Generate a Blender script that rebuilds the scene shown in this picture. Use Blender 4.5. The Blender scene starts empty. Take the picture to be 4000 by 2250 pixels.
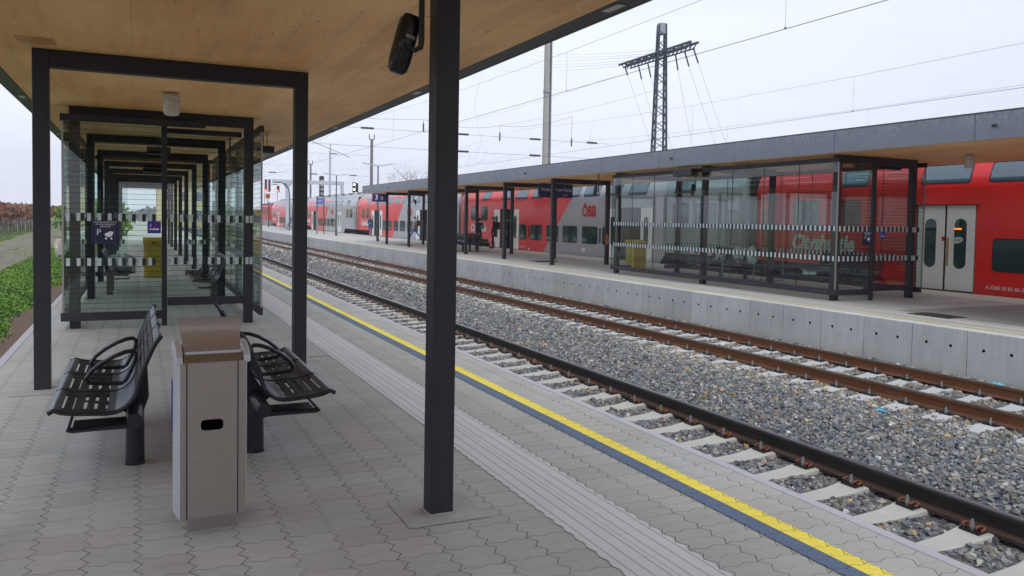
import bpy, bmesh, math, random
import numpy as np
from mathutils import Vector, Matrix
S = bpy.context.scene
COL = S.collection
R = math.radians
PI = math.pi

# ------------------------------------------------------------------ camera
cam_d = bpy.data.cameras.new('camera'); cam = bpy.data.objects.new('camera', cam_d); COL.objects.link(cam)
YAW, PITCH, ROLL, CAM_H = 0.4355, 0.0412, 0.0177, 1.68
ca, sa, cp, sp = math.cos(YAW), math.sin(YAW), math.cos(PITCH), math.sin(PITCH)
xc = Vector((ca, -sa, 0)); yc = Vector((sa, ca, 0)); zw = Vector((0, 0, 1))
fw = yc*cp - zw*sp; up = yc*sp + zw*cp
rt = xc*math.cos(ROLL) + up*math.sin(ROLL); up2 = -xc*math.sin(ROLL) + up*math.cos(ROLL)
mw = Matrix((rt, up2, -fw)).transposed().to_4x4(); mw.translation = (0, 0, CAM_H)
cam.matrix_world = mw
cam_d.sensor_width = 36; cam_d.lens = 3145.7/4000*36
cam_d.shift_y = -(1125-987.4)/4000
cam_d.clip_start = 0.05; cam_d.clip_end = 3000
S.camera = cam

# ------------------------------------------------------------------ sky, sun, exposure
SUN_EL, SUN_AZ = R(48), R(186)
w = bpy.data.worlds.new('World'); S.world = w; w.use_nodes = True
nt = w.node_tree; nt.nodes.clear()
out = nt.nodes.new('ShaderNodeOutputWorld'); bg = nt.nodes.new('ShaderNodeBackground')
sky = nt.nodes.new('ShaderNodeTexSky'); sky.sky_type = 'NISHITA'; sky.sun_disc = False
sky.sun_elevation = SUN_EL; sky.sun_rotation = SUN_AZ
tc = nt.nodes.new('ShaderNodeTexCoord'); sep = nt.nodes.new('ShaderNodeSeparateXYZ')
nt.links.new(tc.outputs['Generated'], sep.inputs[0])
rmp = nt.nodes.new('ShaderNodeValToRGB')
e = rmp.color_ramp.elements
e[0].position = 0.0; e[0].color = (.735, .75, .86, 1)
e[1].position = .55; e[1].color = (.72, .81, .95, 1)
e2 = e.new(.16); e2.color = (.74, .79, .905, 1)
nt.links.new(sep.outputs[2], rmp.inputs[0])
noi = nt.nodes.new('ShaderNodeTexNoise'); noi.inputs['Scale'].default_value = 1.5; noi.inputs['Detail'].default_value = 4
mp = nt.nodes.new('ShaderNodeMapping'); mp.inputs['Scale'].default_value = (1, 1, 5)
nt.links.new(tc.outputs['Generated'], mp.inputs[0]); nt.links.new(mp.outputs[0], noi.inputs['Vector'])
mr = nt.nodes.new('ShaderNodeMapRange'); mr.inputs['From Min'].default_value = .3; mr.inputs['From Max'].default_value = .7
mr.inputs['To Min'].default_value = 8.7; mr.inputs['To Max'].default_value = 10.4
nt.links.new(noi.outputs[0], mr.inputs['Value'])
vm = nt.nodes.new('ShaderNodeVectorMath'); vm.operation = 'SCALE'
nt.links.new(rmp.outputs[0], vm.inputs[0]); nt.links.new(mr.outputs[0], vm.inputs['Scale'])
mx = nt.nodes.new('ShaderNodeMix'); mx.data_type = 'RGBA'; mx.inputs[0].default_value = .95
nt.links.new(sky.outputs[0], mx.inputs[6]); nt.links.new(vm.outputs[0], mx.inputs[7])
nt.links.new(mx.outputs[2], bg.inputs[0]); bg.inputs[1].default_value = .1
nt.links.new(bg.outputs[0], out.inputs[0])
sd = bpy.data.lights.new('sun', 'SUN'); sun = bpy.data.objects.new('sun', sd); COL.objects.link(sun)
sd.energy = 1.5; sd.angle = R(38); sd.color = (1, .96, .9)
# light comes from azimuth SUN_AZ (clockwise from +Y)
dirv = Vector((math.sin(SUN_AZ)*math.cos(SUN_EL), math.cos(SUN_AZ)*math.cos(SUN_EL), math.sin(SUN_EL)))
sun.rotation_euler = dirv.to_track_quat('Z', 'Y').to_euler()
sun.location = (0, 0, 60)
vs = S.view_settings; vs.view_transform = 'Standard'; vs.look = 'None'; vs.exposure = 0.40; vs.gamma = 1; vs.use_curve_mapping = False
S.render.engine = 'CYCLES'
S.cycles.max_bounces = 8; S.cycles.diffuse_bounces = 4; S.cycles.transparent_max_bounces = 24
S.cycles.sample_clamp_indirect = 4
S.cycles.use_denoising = True

# ------------------------------------------------------------------ node helpers
class X:
    """a float socket with operators"""
    def __init__(s, m, k): s.m = m; s.k = k
    def _op(s, op, *a):
        n = s.m.nodes.new('ShaderNodeMath'); n.operation = op
        for i, v in enumerate((s,)+a):
            if isinstance(v, X): s.m.links.new(v.k, n.inputs[i])
            else: n.inputs[i].default_value = v
        return X(s.m, n.outputs[0])
    def __add__(s, o): return s._op('ADD', o)
    def __sub__(s, o): return s._op('SUBTRACT', o)
    def __mul__(s, o): return s._op('MULTIPLY', o)
    def __truediv__(s, o): return s._op('DIVIDE', o)
    def frac(s): return s._op('FRACT')
    def floor(s): return s._op('FLOOR')
    def abs(s): return s._op('ABSOLUTE')
    def mod(s, o): return s._op('FLOORED_MODULO', o)
    def sin(s): return s._op('SINE')
    def mn(s, o): return s._op('MINIMUM', o)
    def mxx(s, o): return s._op('MAXIMUM', o)
    def lt(s, o): return s._op('LESS_THAN', o)
    def gt(s, o): return s._op('GREATER_THAN', o)
    def sq(s): return s._op('POWER', 2.0)
    def clamp(s): return s.mn(1.0).mxx(0.0)
    def tri(s): return (s.frac() - .5).abs()*4 - 1      # -1..1
def mnodes(name):
    m = bpy.data.materials.new(name); m.use_nodes = True; t = m.node_tree; t.nodes.clear()
    o = t.nodes.new('ShaderNodeOutputMaterial'); b = t.nodes.new('ShaderNodeBsdfPrincipled')
    t.links.new(b.outputs[0], o.inputs[0]); return m, t, b, o
def coords(t):
    c = t.nodes.new('ShaderNodeTexCoord'); s = t.nodes.new('ShaderNodeSeparateXYZ'); t.links.new(c.outputs['Object'], s.inputs[0])
    return c, X(t, s.outputs[0]), X(t, s.outputs[1]), X(t, s.outputs[2])
def comb(t, x, y, z):
    n = t.nodes.new('ShaderNodeCombineXYZ')
    for i, v in enumerate((x, y, z)):
        if isinstance(v, X): t.links.new(v.k, n.inputs[i])
        else: n.inputs[i].default_value = v
    return n.outputs[0]
def noise(t, vec, scale, detail=3, rough=.5):
    n = t.nodes.new('ShaderNodeTexNoise'); n.inputs['Scale'].default_value = scale; n.inputs['Detail'].default_value = detail
    n.inputs['Roughness'].default_value = rough
    if vec is not None: t.links.new(vec, n.inputs['Vector'])
    return X(t, n.outputs[0])
def mixc(t, f, a, b):
    n = t.nodes.new('ShaderNodeMix'); n.data_type = 'RGBA'
    for i, v in ((0, f), (6, a), (7, b)):
        if isinstance(v, X): t.links.new(v.k, n.inputs[i])
        elif isinstance(v, bpy.types.NodeSocket): t.links.new(v, n.inputs[i])
        elif i == 0: n.inputs[0].default_value = v
        else: n.inputs[i].default_value = (*v, 1)
    return n.outputs[2]
def scalec(t, c, f):
    n = t.nodes.new('ShaderNodeVectorMath'); n.operation = 'SCALE'
    if isinstance(c, tuple): n.inputs[0].default_value = c
    else: t.links.new(c, n.inputs[0])
    if isinstance(f, X): t.links.new(f.k, n.inputs['Scale'])
    else: n.inputs['Scale'].default_value = f
    return n.outputs[0]
def bump(t, b, h, strength, dist=.01):
    n = t.nodes.new('ShaderNodeBump'); n.inputs['Strength'].default_value = strength; n.inputs['Distance'].default_value = dist
    t.links.new(h.k if isinstance(h, X) else h, n.inputs['Height']); t.links.new(n.outputs[0], b.inputs['Normal'])
def M(name, col, rough=.6, metal=0, var=.12, scale=4, fine=60, bmp=.0, spec=.5, stretch=(1, 1, 1), coat=0):
    """plain material with large and fine tone variation"""
    m, t, b, o = mnodes(name)
    c = t.nodes.new('ShaderNodeTexCoord'); mpn = t.nodes.new('ShaderNodeMapping'); mpn.inputs['Scale'].default_value = stretch
    t.links.new(c.outputs['Object'], mpn.inputs[0]); v = mpn.outputs[0]
    n1 = noise(t, v, scale, 4, .6); n2 = noise(t, v, fine, 2)
    f = (n1 - .5)*(var*2.2) + (n2 - .5)*(var*.8) + 1.0
    t.links.new(scalec(t, col, f), b.inputs['Base Color'])
    b.inputs['Metallic'].default_value = metal; b.inputs['Specular IOR Level'].default_value = spec
    r = (n1 - .5)*.25 + rough
    t.links.new(r.clamp().k, b.inputs['Roughness'])
    if coat: b.inputs['Coat Weight'].default_value = coat; b.inputs['Coat Roughness'].default_value = .06
    if bmp: bump(t, b, n2, bmp, .004)
    return m
def EM(name, col, s):
    m, t, b, o = mnodes(name); b.inputs['Base Color'].default_value = (*col, 1)
    b.inputs['Emission Color'].default_value = (*col, 1); b.inputs['Emission Strength'].default_value = s; return m

# ------------------------------------------------------------------ mesh helpers
class MB:
    def __init__(s): s.v = []; s.f = []; s.m = []
    def add(s, vs, fs, mi=0):
        k = len(s.v); s.v += [tuple(p) for p in vs]; s.f += [tuple(i+k for i in f) for f in fs]; s.m += [mi]*len(fs); return s
    def box(s, x0, x1, y0, y1, z0, z1, mi=0, M4=None):
        vs = [Vector((x, y, z)) for z in (z0, z1) for x, y in ((x0, y0), (x1, y0), (x1, y1), (x0, y1))]
        if M4: vs = [M4 @ q for q in vs]
        return s.add(vs, [(3, 2, 1, 0), (4, 5, 6, 7), (0, 1, 5, 4), (1, 2, 6, 5), (2, 3, 7, 6), (3, 0, 4, 7)], mi)
    def prism(s, pts, a, b, axis='y', mi=0):
        """pts 2D polygon, extruded a..b along axis"""
        def P(p, q, w):
            return {'y': (p, w, q), 'x': (w, p, q), 'z': (p, q, w)}[axis]
        n = len(pts); vs = [P(p, q, a) for p, q in pts] + [P(p, q, b) for p, q in pts]
        ar = sum(pts[i][0]*pts[(i+1) % n][1]-pts[(i+1) % n][0]*pts[i][1] for i in range(n))
        fs = [tuple(range(n)), tuple(range(2*n-1, n-1, -1))] + [(i, i+n, (i+1) % n+n, (i+1) % n) for i in range(n)]
        flip = (ar > 0) != (axis == 'y')
        if flip: fs = [tuple(reversed(f)) for f in fs]
        if b < a: fs = [tuple(reversed(f)) for f in fs]
        return s.add(vs, fs, mi)
    def quad(s, a, b, c, d, mi=0): return s.add([a, b, c, d], [(0, 1, 2, 3)], mi)
    def tube(s, pts, r, n=8, closed=False, cap=True, mi=0, sq=None):
        pts = [Vector(p) for p in pts]; N = len(pts); rr = r if isinstance(r, (list, tuple)) else [r]*N
        rings = []; prev = None
        for i, p in enumerate(pts):
            a = pts[i-1] if (i or closed) else p; b = pts[(i+1) % N] if (i < N-1 or closed) else p
            t = (b-a).normalized()
            if prev is None:
                u = t.orthogonal().normalized() if abs(t.z) > .9 else Vector((0, 0, 1)).cross(t).normalized()
            else:
                u = (prev - t*prev.dot(t)).normalized()
            prev = u; w_ = t.cross(u)
            ring = []
            for k in range(n):
                an = 2*PI*(k+.5)/n
                cu, cw = math.cos(an), math.sin(an)
                if sq: cu *= sq[0]; cw *= sq[1]
                ring.append(p + (u*cu + w_*cw)*rr[i])
            rings.append(ring)
        vs = [q for g in rings for q in g]; fs = []
        for i in range(N if closed else N-1):
            j = (i+1) % N
            for k in range(n): fs.append((i*n+k, i*n+(k+1) % n, j*n+(k+1) % n, j*n+k))
        if cap and not closed: fs += [tuple(range(n-1, -1, -1)), tuple((N-1)*n+k for k in range(n))]
        return s.add(vs, fs, mi)
    def bar(s, p, q, wd, ht, mi=0):
        p, q = Vector(p), Vector(q); t = (q-p).normalized(); u = t.cross(Vector((0, 0, 1)))
        u = Vector((1, 0, 0)) if u.length < 1e-3 else u.normalized(); n_ = u.cross(t)
        vs = [c + u*(a*wd/2) + n_*(b*ht/2) for c in (p, q) for a, b in ((-1, -1), (1, -1), (1, 1), (-1, 1))]
        return s.add(vs, [(3, 2, 1, 0), (4, 5, 6, 7), (0, 1, 5, 4), (1, 2, 6, 5), (2, 3, 7, 6), (3, 0, 4, 7)], mi)
    def sphere(s, c, r, n=10, m=7, sc=(1, 1, 1), mi=0):
        c = Vector(c); vs = [c+Vector((0, 0, r*sc[2]))]; 
        for i in range(1, m):
            a = PI*i/m
            for k in range(n):
                b = 2*PI*k/n; vs.append(c+Vector((r*sc[0]*math.sin(a)*math.cos(b), r*sc[1]*math.sin(a)*math.sin(b), r*sc[2]*math.cos(a))))
        vs.append(c-Vector((0, 0, r*sc[2]))); fs = [(0, 1+k, 1+(k+1) % n) for k in range(n)]
        for i in range(m-2):
            for k in range(n): fs.append((1+i*n+k, 1+(i+1)*n+k, 1+(i+1)*n+(k+1) % n, 1+i*n+(k+1) % n))
        L = len(vs)-1; fs += [(L, 1+(m-2)*n+(k+1) % n, 1+(m-2)*n+k) for k in range(n)]
        return s.add(vs, fs, mi)
    def build(s, name, mats, parent=None, bevel=0, smooth=False, loc=None, seg=2):
        me = bpy.data.meshes.new(name); me.from_pydata(s.v, [], s.f)
        for m in (mats if isinstance(mats, (list, tuple)) else [mats]): me.materials.append(m)
        if any(s.m): me.polygons.foreach_set('material_index', s.m)
        if bevel:
            b = bmesh.new(); b.from_mesh(me); bmesh.ops.bevel(b, geom=[e for e in b.edges if len(e.link_faces) == 2 and e.calc_face_angle(0) > .5], offset=bevel, segments=seg, affect='EDGES', profile=.5)
            b.to_mesh(me); b.free()
        if smooth:
            me.polygons.foreach_set('use_smooth', [True]*len(me.polygons))
            try: me.set_sharp_from_angle(angle=R(40))
            except Exception: pass
        me.update()
        o = bpy.data.objects.new(name, me); COL.objects.link(o)
        if parent: o.parent = parent
        if loc: o.location = loc
        return o
def each(mb, name, mats, parent=None, groups=None, **kw):
    """build every connected piece (or every cluster given by groups(face centre)) as an object of its own"""
    n = len(mb.v); par = list(range(n))
    def fd(i):
        while par[i] != i: par[i] = par[par[i]]; i = par[i]
        return i
    for f in mb.f:
        for i in f[1:]: par[fd(i)] = fd(f[0])
    cl = {}
    for f, m in zip(mb.f, mb.m):
        k = fd(f[0])
        if groups: c = sum((Vector(mb.v[i]) for i in f), Vector())/len(f); k = groups(c)
        cl.setdefault(k, []).append((f, m))
    res = []
    for k, fs in cl.items():
        q = MB(); mp_ = {}
        for f, m in fs:
            for i in f:
                if i not in mp_: mp_[i] = len(q.v); q.v.append(mb.v[i])
            q.f.append(tuple(mp_[i] for i in f)); q.m.append(m)
        res.append(q.build(name, mats, parent, **kw))
    return res
def tag(o, label=None, cat=None, group=None, kind=None):
    if label: o['label'] = label
    if cat: o['category'] = cat
    if group: o['group'] = group
    if kind: o['kind'] = kind
    return o
def thing(name, label, cat, loc=(0, 0, 0), rz=0, group=None):
    o = bpy.data.objects.new(name, None); COL.objects.link(o); o.empty_display_size = .2
    o.location = loc; o.rotation_euler = (0, 0, rz); return tag(o, label, cat, group)
def dup(root, loc, label, rz=None, group=None):
    kids = {}
    for o in ALLKIDS(root): kids.setdefault(o.parent.name, []).append(o)
    def cp_(o, par):
        c = o.copy(); COL.objects.link(c); c.parent = par
        for k in kids.get(o.name, []): cp_(k, c)
        return c
    r = cp_(root, None); r.location = loc; r['label'] = label
    if rz is not None: r.rotation_euler = (0, 0, rz)
    if group: r['group'] = group
    return r
def ALLKIDS(o):
    res = []; st = [o]
    while st:
        p = st.pop()
        for c in p.children: res.append(c); st.append(c)
    return res
def text(body, size, m, parent, loc, rot, name='lettering', depth=.004, shear=0, bold=0, sx=1, align='LEFT', label=None):
    cu = bpy.data.curves.new(name, 'FONT'); cu.body = body; cu.size = size; cu.extrude = depth/2; cu.shear = shear; cu.offset = bold
    cu.align_x = align; cu.align_y = 'CENTER'; cu.resolution_u = 3
    tmp = bpy.data.objects.new(name, cu); COL.objects.link(tmp)
    bpy.context.view_layer.update()
    me = bpy.data.meshes.new_from_object(tmp.evaluated_get(bpy.context.evaluated_depsgraph_get()))
    bpy.data.objects.remove(tmp); me.materials.clear(); me.materials.append(m)
    o = bpy.data.objects.new(name, me); COL.objects.link(o)
    if parent: o.parent = parent
    o.location = loc; o.rotation_euler = rot; o.scale = (sx, 1, 1)
    if label: o['label'] = label
    return o
rnd = random.Random(7)
# ------------------------------------------------------------------ materials
ANTH = M('anthracite_paint', (.027, .0255, .033), .5, 0, .12, 3, 220, .05, .4)
ANTH2 = M('dark_steel_paint', (.014, .017, .022), .38, 0, .15, 5, 120, .0, .5)
SLOT_SHADE = M('slot_shade_black', (.002, .002, .002), 1.0, 0, .05, spec=0)
BLK = M('black_plastic', (.008, .008, .010), .35, 0, .1)
STEEL = M('brushed_stainless', (.40, .35, .32), .38, .65, .10, 3, 90, .0, .5, (1, 1, 60))
STEEL_S = M('stainless_sky_lit', (.62, .62, .66), .5, .55, .08, 3, 90)  # paler copy of the stainless, light from the open sky put into its colour
GALV = M('galvanised_steel', (.30, .31, .33), .55, .3, .15, 6, 60)
GALVD = M('weathered_lattice_steel', (.075, .085, .10), .6, .2, .2, 3, 40)
LAMPW = M('lamp_white_plastic', (.55, .53, .49), .35, 0, .06)
CONC_L = M('light_concrete', (.47, .46, .49), .75, 0, .08, 2, 120, .15)
SLP = M('sleeper_concrete', (.41, .395, .365), .85, 0, .14, 5, 90, .3)
SLPW = M('sleeper_concrete_pale', (.44, .44, .445), .85, 0, .10, 5, 90, .3)
RUSTCLIP = M('rusty_clip', (.19, .055, .022), .75, .1, .25, 30, 120)
DARKCLIP = M('dark_clip', (.06, .05, .045), .7, .2, .2, 30, 120)
NUT = M('zinc_nut', (.40, .42, .44), .4, .8, .1)
WIRE = M('wire_metal', (.05, .055, .065), .5, .3, .1)
PORC = M('dark_insulator', (.03, .045, .05), .3, 0, .1)
NAVY = M('navy_sign', (.009, .011, .055), .35, 0, .05)
NAVYB = M('navy_sign_bright', (.022, .022, .14), .45, 0, .05)
SIGNW = M('sign_white', (.85, .86, .90), .5, 0, .03)
REDP = M('red_mark', (.55, .015, .02), .5, 0, .05)
YELBOX = M('yellow_plastic', (.50, .33, .012), .5, 0, .08)
ORANGE = M('orange_plastic', (.8, .13, .01), .5, 0, .1)
WHT = M('white_paint', (.72, .73, .75), .5, 0, .05)
GREYP = M('pale_grey_paint', (.42, .47, .52), .5, 0, .08)
SKIN = M('skin', (.42, .22, .16), .55, 0, .05)
HAIRD = M('dark_hair', (.012, .009, .008), .6, 0, .2, 20)
HAIRB = M('brown_hair', (.07, .035, .02), .6, 0, .2, 20)

def paver(name, base, joint=(.045, .042, .040), varc=.10, wear=None, warm=0.035):
    m, t, b, o = mnodes(name); c, x, y, z = coords(t)
    T = .235
    zig = (y/(T/2)).tri()*.085
    u = x/T + zig
    v = y/T + (x/(T/2) + .3).tri()*.055
    v2 = v*2
    fu, fv, fv2 = (u.frac()-.5).abs(), (v.frac()-.5).abs(), (v2.frac()-.5).abs()   # .5 on the line
    wl = noise(t, c.outputs['Object'], 1.1, 2)*.008 + .4845
    lu = fu.gt(wl)
    lv = fv.gt(wl + .0)
    # short joints that end inside a stone
    part = ((u*1.0 + (v2.floor().mod(2.0))*.5).frac() - .5).abs().gt(.26)
    lv2 = fv2.gt(.480)*part
    ln = lu.mxx(lv*.7).mxx(lv2*.65)
    wn = t.nodes.new('ShaderNodeTexWhiteNoise'); wn.noise_dimensions = '2D'
    t.links.new(comb(t, u.floor(), v.floor(), 0.0), wn.inputs[0])
    cell = X(t, wn.outputs[0])
    n1 = noise(t, c.outputs['Object'], .7, 5, .65); n2 = noise(t, c.outputs['Object'], 160, 2); n3 = noise(t, c.outputs['Object'], 6, 4, .6)
    br = (cell-.5)*varc + (n1-.5)*.45 + (n2-.5)*.25 + (n3-.5)*.16 + 1.0
    tint = mixc(t, (cell*1.7).frac(), (base[0]*(1+warm), base[1], base[2]*(1-warm)), (base[0]*(1-warm*.8), base[1]*(1+warm*.3), base[2]))
    colr = scalec(t, tint, br)
    lnf = ln*(noise(t, c.outputs['Object'], 1.7, 3)*3.0-.5).clamp()
    st = ((noise(t, c.outputs['Object'], .95, 4, .6)-.57)*7.0).clamp(); dk = ((noise(t, c.outputs['Object'], 1.9, 4, .6)-.60)*6.0).clamp()
    if wear: st = ((noise(t, c.outputs['Object'], 22, 4, .7)-.56)*9.0).clamp(); colr = mixc(t, st*.5, colr, wear)
    else:
        colr = mixc(t, st*.38, colr, (.60, .59, .60)); colr = mixc(t, dk*.30, colr, (.20, .175, .15))
        vo = t.nodes.new('ShaderNodeTexVoronoi'); vo.inputs['Scale'].default_value = 2.1; t.links.new(c.outputs['Object'], vo.inputs['Vector'])
        colr = mixc(t, X(t, vo.outputs['Distance']).lt(.020)*.45, colr, (.62, .60, .57))
        vo2 = t.nodes.new('ShaderNodeTexVoronoi'); vo2.inputs['Scale'].default_value = 3.3; t.links.new(c.outputs['Object'], vo2.inputs['Vector'])
        colr = mixc(t, X(t, vo2.outputs['Distance']).lt(.022)*.5, colr, (.12, .11, .10))
    t.links.new(mixc(t, lnf*.95, colr, joint), b.inputs['Base Color'])
    b.inputs['Roughness'].default_value = .82; b.inputs['Specular IOR Level'].default_value = .3
    bump(t, b, n2*.15 - lnf, .5, .006)
    return m
PAV = paver('paving_interlocking', (.450, .435, .410))
PAV2 = paver('paving_far_platform', (.43, .42, .40), varc=.05)
YEL = paver('yellow_line_paint', (1.0, .80, .11), joint=(.12, .09, .03), varc=.03, warm=0, wear=(.50, .45, .22))
BLU = paver('blue_line_paint', (.13, .175, .265), joint=(.02, .02, .03), varc=.03, warm=0, wear=(.24, .25, .28))
def tactile():
    m, t, b, o = mnodes('tactile_strip_slabs'); c, x, y, z = coords(t)
    q = (x - 2.1015)
    # six grooves
    g = None
    for gx in (.045, .122, .198, .285, .362, .438):
        l = (q - gx).abs().lt(.0055); g = l if g is None else g.mxx(l)
    mid = (q - .236).abs().lt(.002)
    cr = ((y/.30 + (x/.06).tri()*.012).frac()-.5).abs().gt(.4955)
    n1 = noise(t, c.outputs['Object'], .8, 4, .6); n2 = noise(t, c.outputs['Object'], 170, 2)
    f = (n1-.5)*.3 + (n2-.5)*.18 + 1.0
    cc = mixc(t, g*.5, scalec(t, (.68, .655, .64), f), (.20, .185, .18))
    cc = mixc(t, (mid.mxx(cr*.5))*.7, cc, (.12, .11, .105))
    t.links.new(cc, b.inputs['Base Color']); b.inputs['Roughness'].default_value = .85
    bump(t, b, n2*.1 - g, .5, .006); return m
TACT = tactile()
def ribs():
    m, t, b, o = mnodes('ribbed_slabs'); c, x, y, z = coords(t)
    g = ((y/.085).frac()-.5).abs().gt(.43); n1 = noise(t, c.outputs['Object'], 1.5, 4)
    cc = mixc(t, g*.6, scalec(t, (.47, .45, .43), (n1-.5)*.3+1.0), (.18, .17, .16))
    t.links.new(cc, b.inputs['Base Color']); b.inputs['Roughness'].default_value = .85; bump(t, b, g*-1.0, .5, .006); return m
RIBS = ribs()
def soffit(name, dark=1.0):
    m, t, b, o = mnodes(name); c, x, y, z = coords(t)
    mpn = t.nodes.new('ShaderNodeMapping'); mpn.inputs['Scale'].default_value = (7, .45, 1); t.links.new(c.outputs['Object'], mpn.inputs[0])
    n1 = noise(t, mpn.outputs[0], 1.3, 6, .62)
    mp2 = t.nodes.new('ShaderNodeMapping'); mp2.inputs['Scale'].default_value = (1.1, .5, 1); t.links.new(c.outputs['Object'], mp2.inputs[0])
    n2 = noise(t, mp2.outputs[0], .9, 4, .6)
    mp3 = t.nodes.new('ShaderNodeMapping'); mp3.inputs['Scale'].default_value = (30, 7, 1); t.links.new(c.outputs['Object'], mp3.inputs[0])
    kn = noise(t, mp3.outputs[0], 1.0, 1); knm = ((kn-.70)*14).clamp()
    j = ((x + .045)/1.22).frac(); jl = (j-.5).abs().gt(.4985)
    j2 = ((y - .6)/4.41).frac(); jl2 = (j2-.5).abs().gt(.4994)
    pv = t.nodes.new('ShaderNodeTexWhiteNoise'); pv.noise_dimensions = '2D'
    t.links.new(comb(t, ((x+.045)/1.22+.5).floor(), 0.0, 0.0), pv.inputs[0])
    f = ((n1-.5)*.55 + (n2-.5)*.5 + (X(t, pv.outputs[0])-.5)*.10 + 1.0)*dark
    base = mixc(t, ((n2-.35)*2.2).clamp(), (.93, .505, .215), (.995, .65, .315))
    cc = scalec(t, base, f)
    cc = mixc(t, knm*.6, cc, (.22, .12, .05)); cc = mixc(t, jl.mxx(jl2)*.6, cc, (.20, .12, .06))
    t.links.new(cc, b.inputs['Base Color']); b.inputs['Roughness'].default_value = .55; b.inputs['Specular IOR Level'].default_value = .35
    return m
SOFF = soffit('timber_soffit'); SOFF2 = soffit('timber_soffit_far')
FASD = M('dark_fascia_metal', (.060, .060, .062), .5, .2, .12, 2, 60)
def fascia2():
    m, t, b, o = mnodes('grey_fascia_panels'); c, x, y, z = coords(t)
    # scratch-like pale streaks hanging from the top edge
    mpn = t.nodes.new('ShaderNodeMapping'); mpn.inputs['Scale'].default_value = (1, 1, .55); mpn.inputs['Rotation'].default_value = (.55, 0, 0)
    t.links.new(c.outputs['Object'], mpn.inputs[0])
    mpb = t.nodes.new('ShaderNodeMapping'); mpb.inputs['Scale'].default_value = (1, 1, .5); mpb.inputs['Rotation'].default_value = (-.5, 0, 0)
    t.links.new(c.outputs['Object'], mpb.inputs[0])
    def streak(v, s):
        n = noise(t, v, s, 3, .7); return (((n-.5).abs()*-1.0 + .035)*28).clamp()
    st = streak(mpn.outputs[0], 7.0).mxx(streak(mpb.outputs[0], 9.0))
    hgt = ((z - 3.18)/.47); fade = ((hgt - .28)*1.5 + (noise(t, c.outputs['Object'], 2.2, 3)-.5)*1.5).clamp()
    n1 = noise(t, c.outputs['Object'], 1.2, 4)
    base = scalec(t, (.20, .215, .255), (n1-.5)*.25+1.0)
    cc = mixc(t, fade*.35, base, (.17, .185, .20)); cc = mixc(t, st*fade*.5, cc, (.42, .43, .45))
    jn = (((y-.03)/3.095).frac()-.5).abs().gt(.4975)
    cc = mixc(t, jn*.8, cc, (.03, .03, .035))
    t.links.new(cc, b.inputs['Base Color']); b.inputs['Roughness'].default_value = .42; b.inputs['Metallic'].default_value = .1
    return m
FAS2 = fascia2()
def wallconc():
    m, t, b, o = mnodes('wall_panel_concrete'); c, x, y, z = coords(t)
    oi = t.nodes.new('ShaderNodeObjectInfo'); rn = X(t, oi.outputs['Random'])
    geo = t.nodes.new('ShaderNodeNewGeometry')
    mpn = t.nodes.new('ShaderNodeMapping'); mpn.inputs['Scale'].default_value = (1, 5, .8); t.links.new(geo.outputs['Position'], mpn.inputs[0])
    n1 = noise(t, mpn.outputs[0], 1.6, 5, .65); n2 = noise(t, geo.outputs['Position'], 1.1, 5, .6); n3 = noise(t, geo.outputs['Position'], 140, 2)
    f = (n1-.5)*.55 + (n2-.5)*.50 + (n3-.5)*.10 + (rn-.5)*.16 + 1.0
    dirt = ((z + .52)*-3.0 + (n1-.5)*1.2).clamp()
    cc = mixc(t, dirt*.35, scalec(t, (.50, .50, .49), f), (.24, .20, .17))
    t.links.new(cc, b.inputs['Base Color']); b.inputs['Roughness'].default_value = .75; bump(t, b, n3, .15, .003); return m
WALLC = wallconc()
def rusty(name, head, side, base):
    m, t, b, o = mnodes(name); c, x, y, z = coords(t)
    mpn = t.nodes.new('ShaderNodeMapping'); mpn.inputs['Scale'].default_value = (1, .25, 1); t.links.new(c.outputs['Object'], mpn.inputs[0])
    n1 = noise(t, mpn.outputs[0], 7, 5, .65); n2 = noise(t, c.outputs['Object'], 80, 2)
    f = (n1-.5)*.9 + (n2-.5)*.3 + 1.0
    hd = ((z + .028)*60).clamp(); ft = ((z*-1.0 - .128)*60).clamp()
    cc = mixc(t, hd, scalec(t, side, f), scalec(t, head, (n1-.5)*.4+1.0)); cc = mixc(t, ft, cc, scalec(t, base, f))
    t.links.new(cc, b.inputs['Base Color']); b.inputs['Roughness'].default_value = .55; b.inputs['Metallic'].default_value = .15; return m
RAILR = rusty('rusty_rail', (.070, .055, .048), (.185, .062, .020), (.15, .065, .032))
RAILD = rusty('dark_rail', (.055, .055, .06), (.032, .026, .024), (.075, .042, .03))
SHINE = M('polished_railhead', (.30, .31, .34), .28, .9, .1, 2, 60, 0, .5, (1, .2, 1))
SHINE2 = M('dull_railhead', (.15, .12, .10), .45, .5, .15, 2, 60, 0, .5, (1, .2, 1))
def ballast_g():
    m, t, b, o = mnodes('ballast_bed'); c, x, y, z = coords(t)
    v = t.nodes.new('ShaderNodeTexVoronoi'); v.inputs['Scale'].default_value = 17; t.links.new(c.outputs['Object'], v.inputs['Vector'])
    vb = t.nodes.new('ShaderNodeTexVoronoi'); vb.inputs['Scale'].default_value = 9; t.links.new(c.outputs['Object'], vb.inputs['Vector'])
    s1 = t.nodes.new('ShaderNodeSeparateColor'); t.links.new(v.outputs['Color'], s1.inputs[0])
    f = X(t, s1.outputs[0])*1.1 + .42; d = X(t, v.outputs['Distance'])
    tn = ((x - 9.0).abs()*-.8 + 1.5 + (noise(t, c.outputs['Object'], .6, 3)-.5)).clamp()
    base = mixc(t, tn*.75, (.135, .138, .15), (.27, .255, .225))
    t.links.new(scalec(t, base, f*((d*-1.2)+1.35)), b.inputs['Base Color']); b.inputs['Roughness'].default_value = .85
    bump(t, b, d*-1.0, .9, .03); return m
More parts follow.
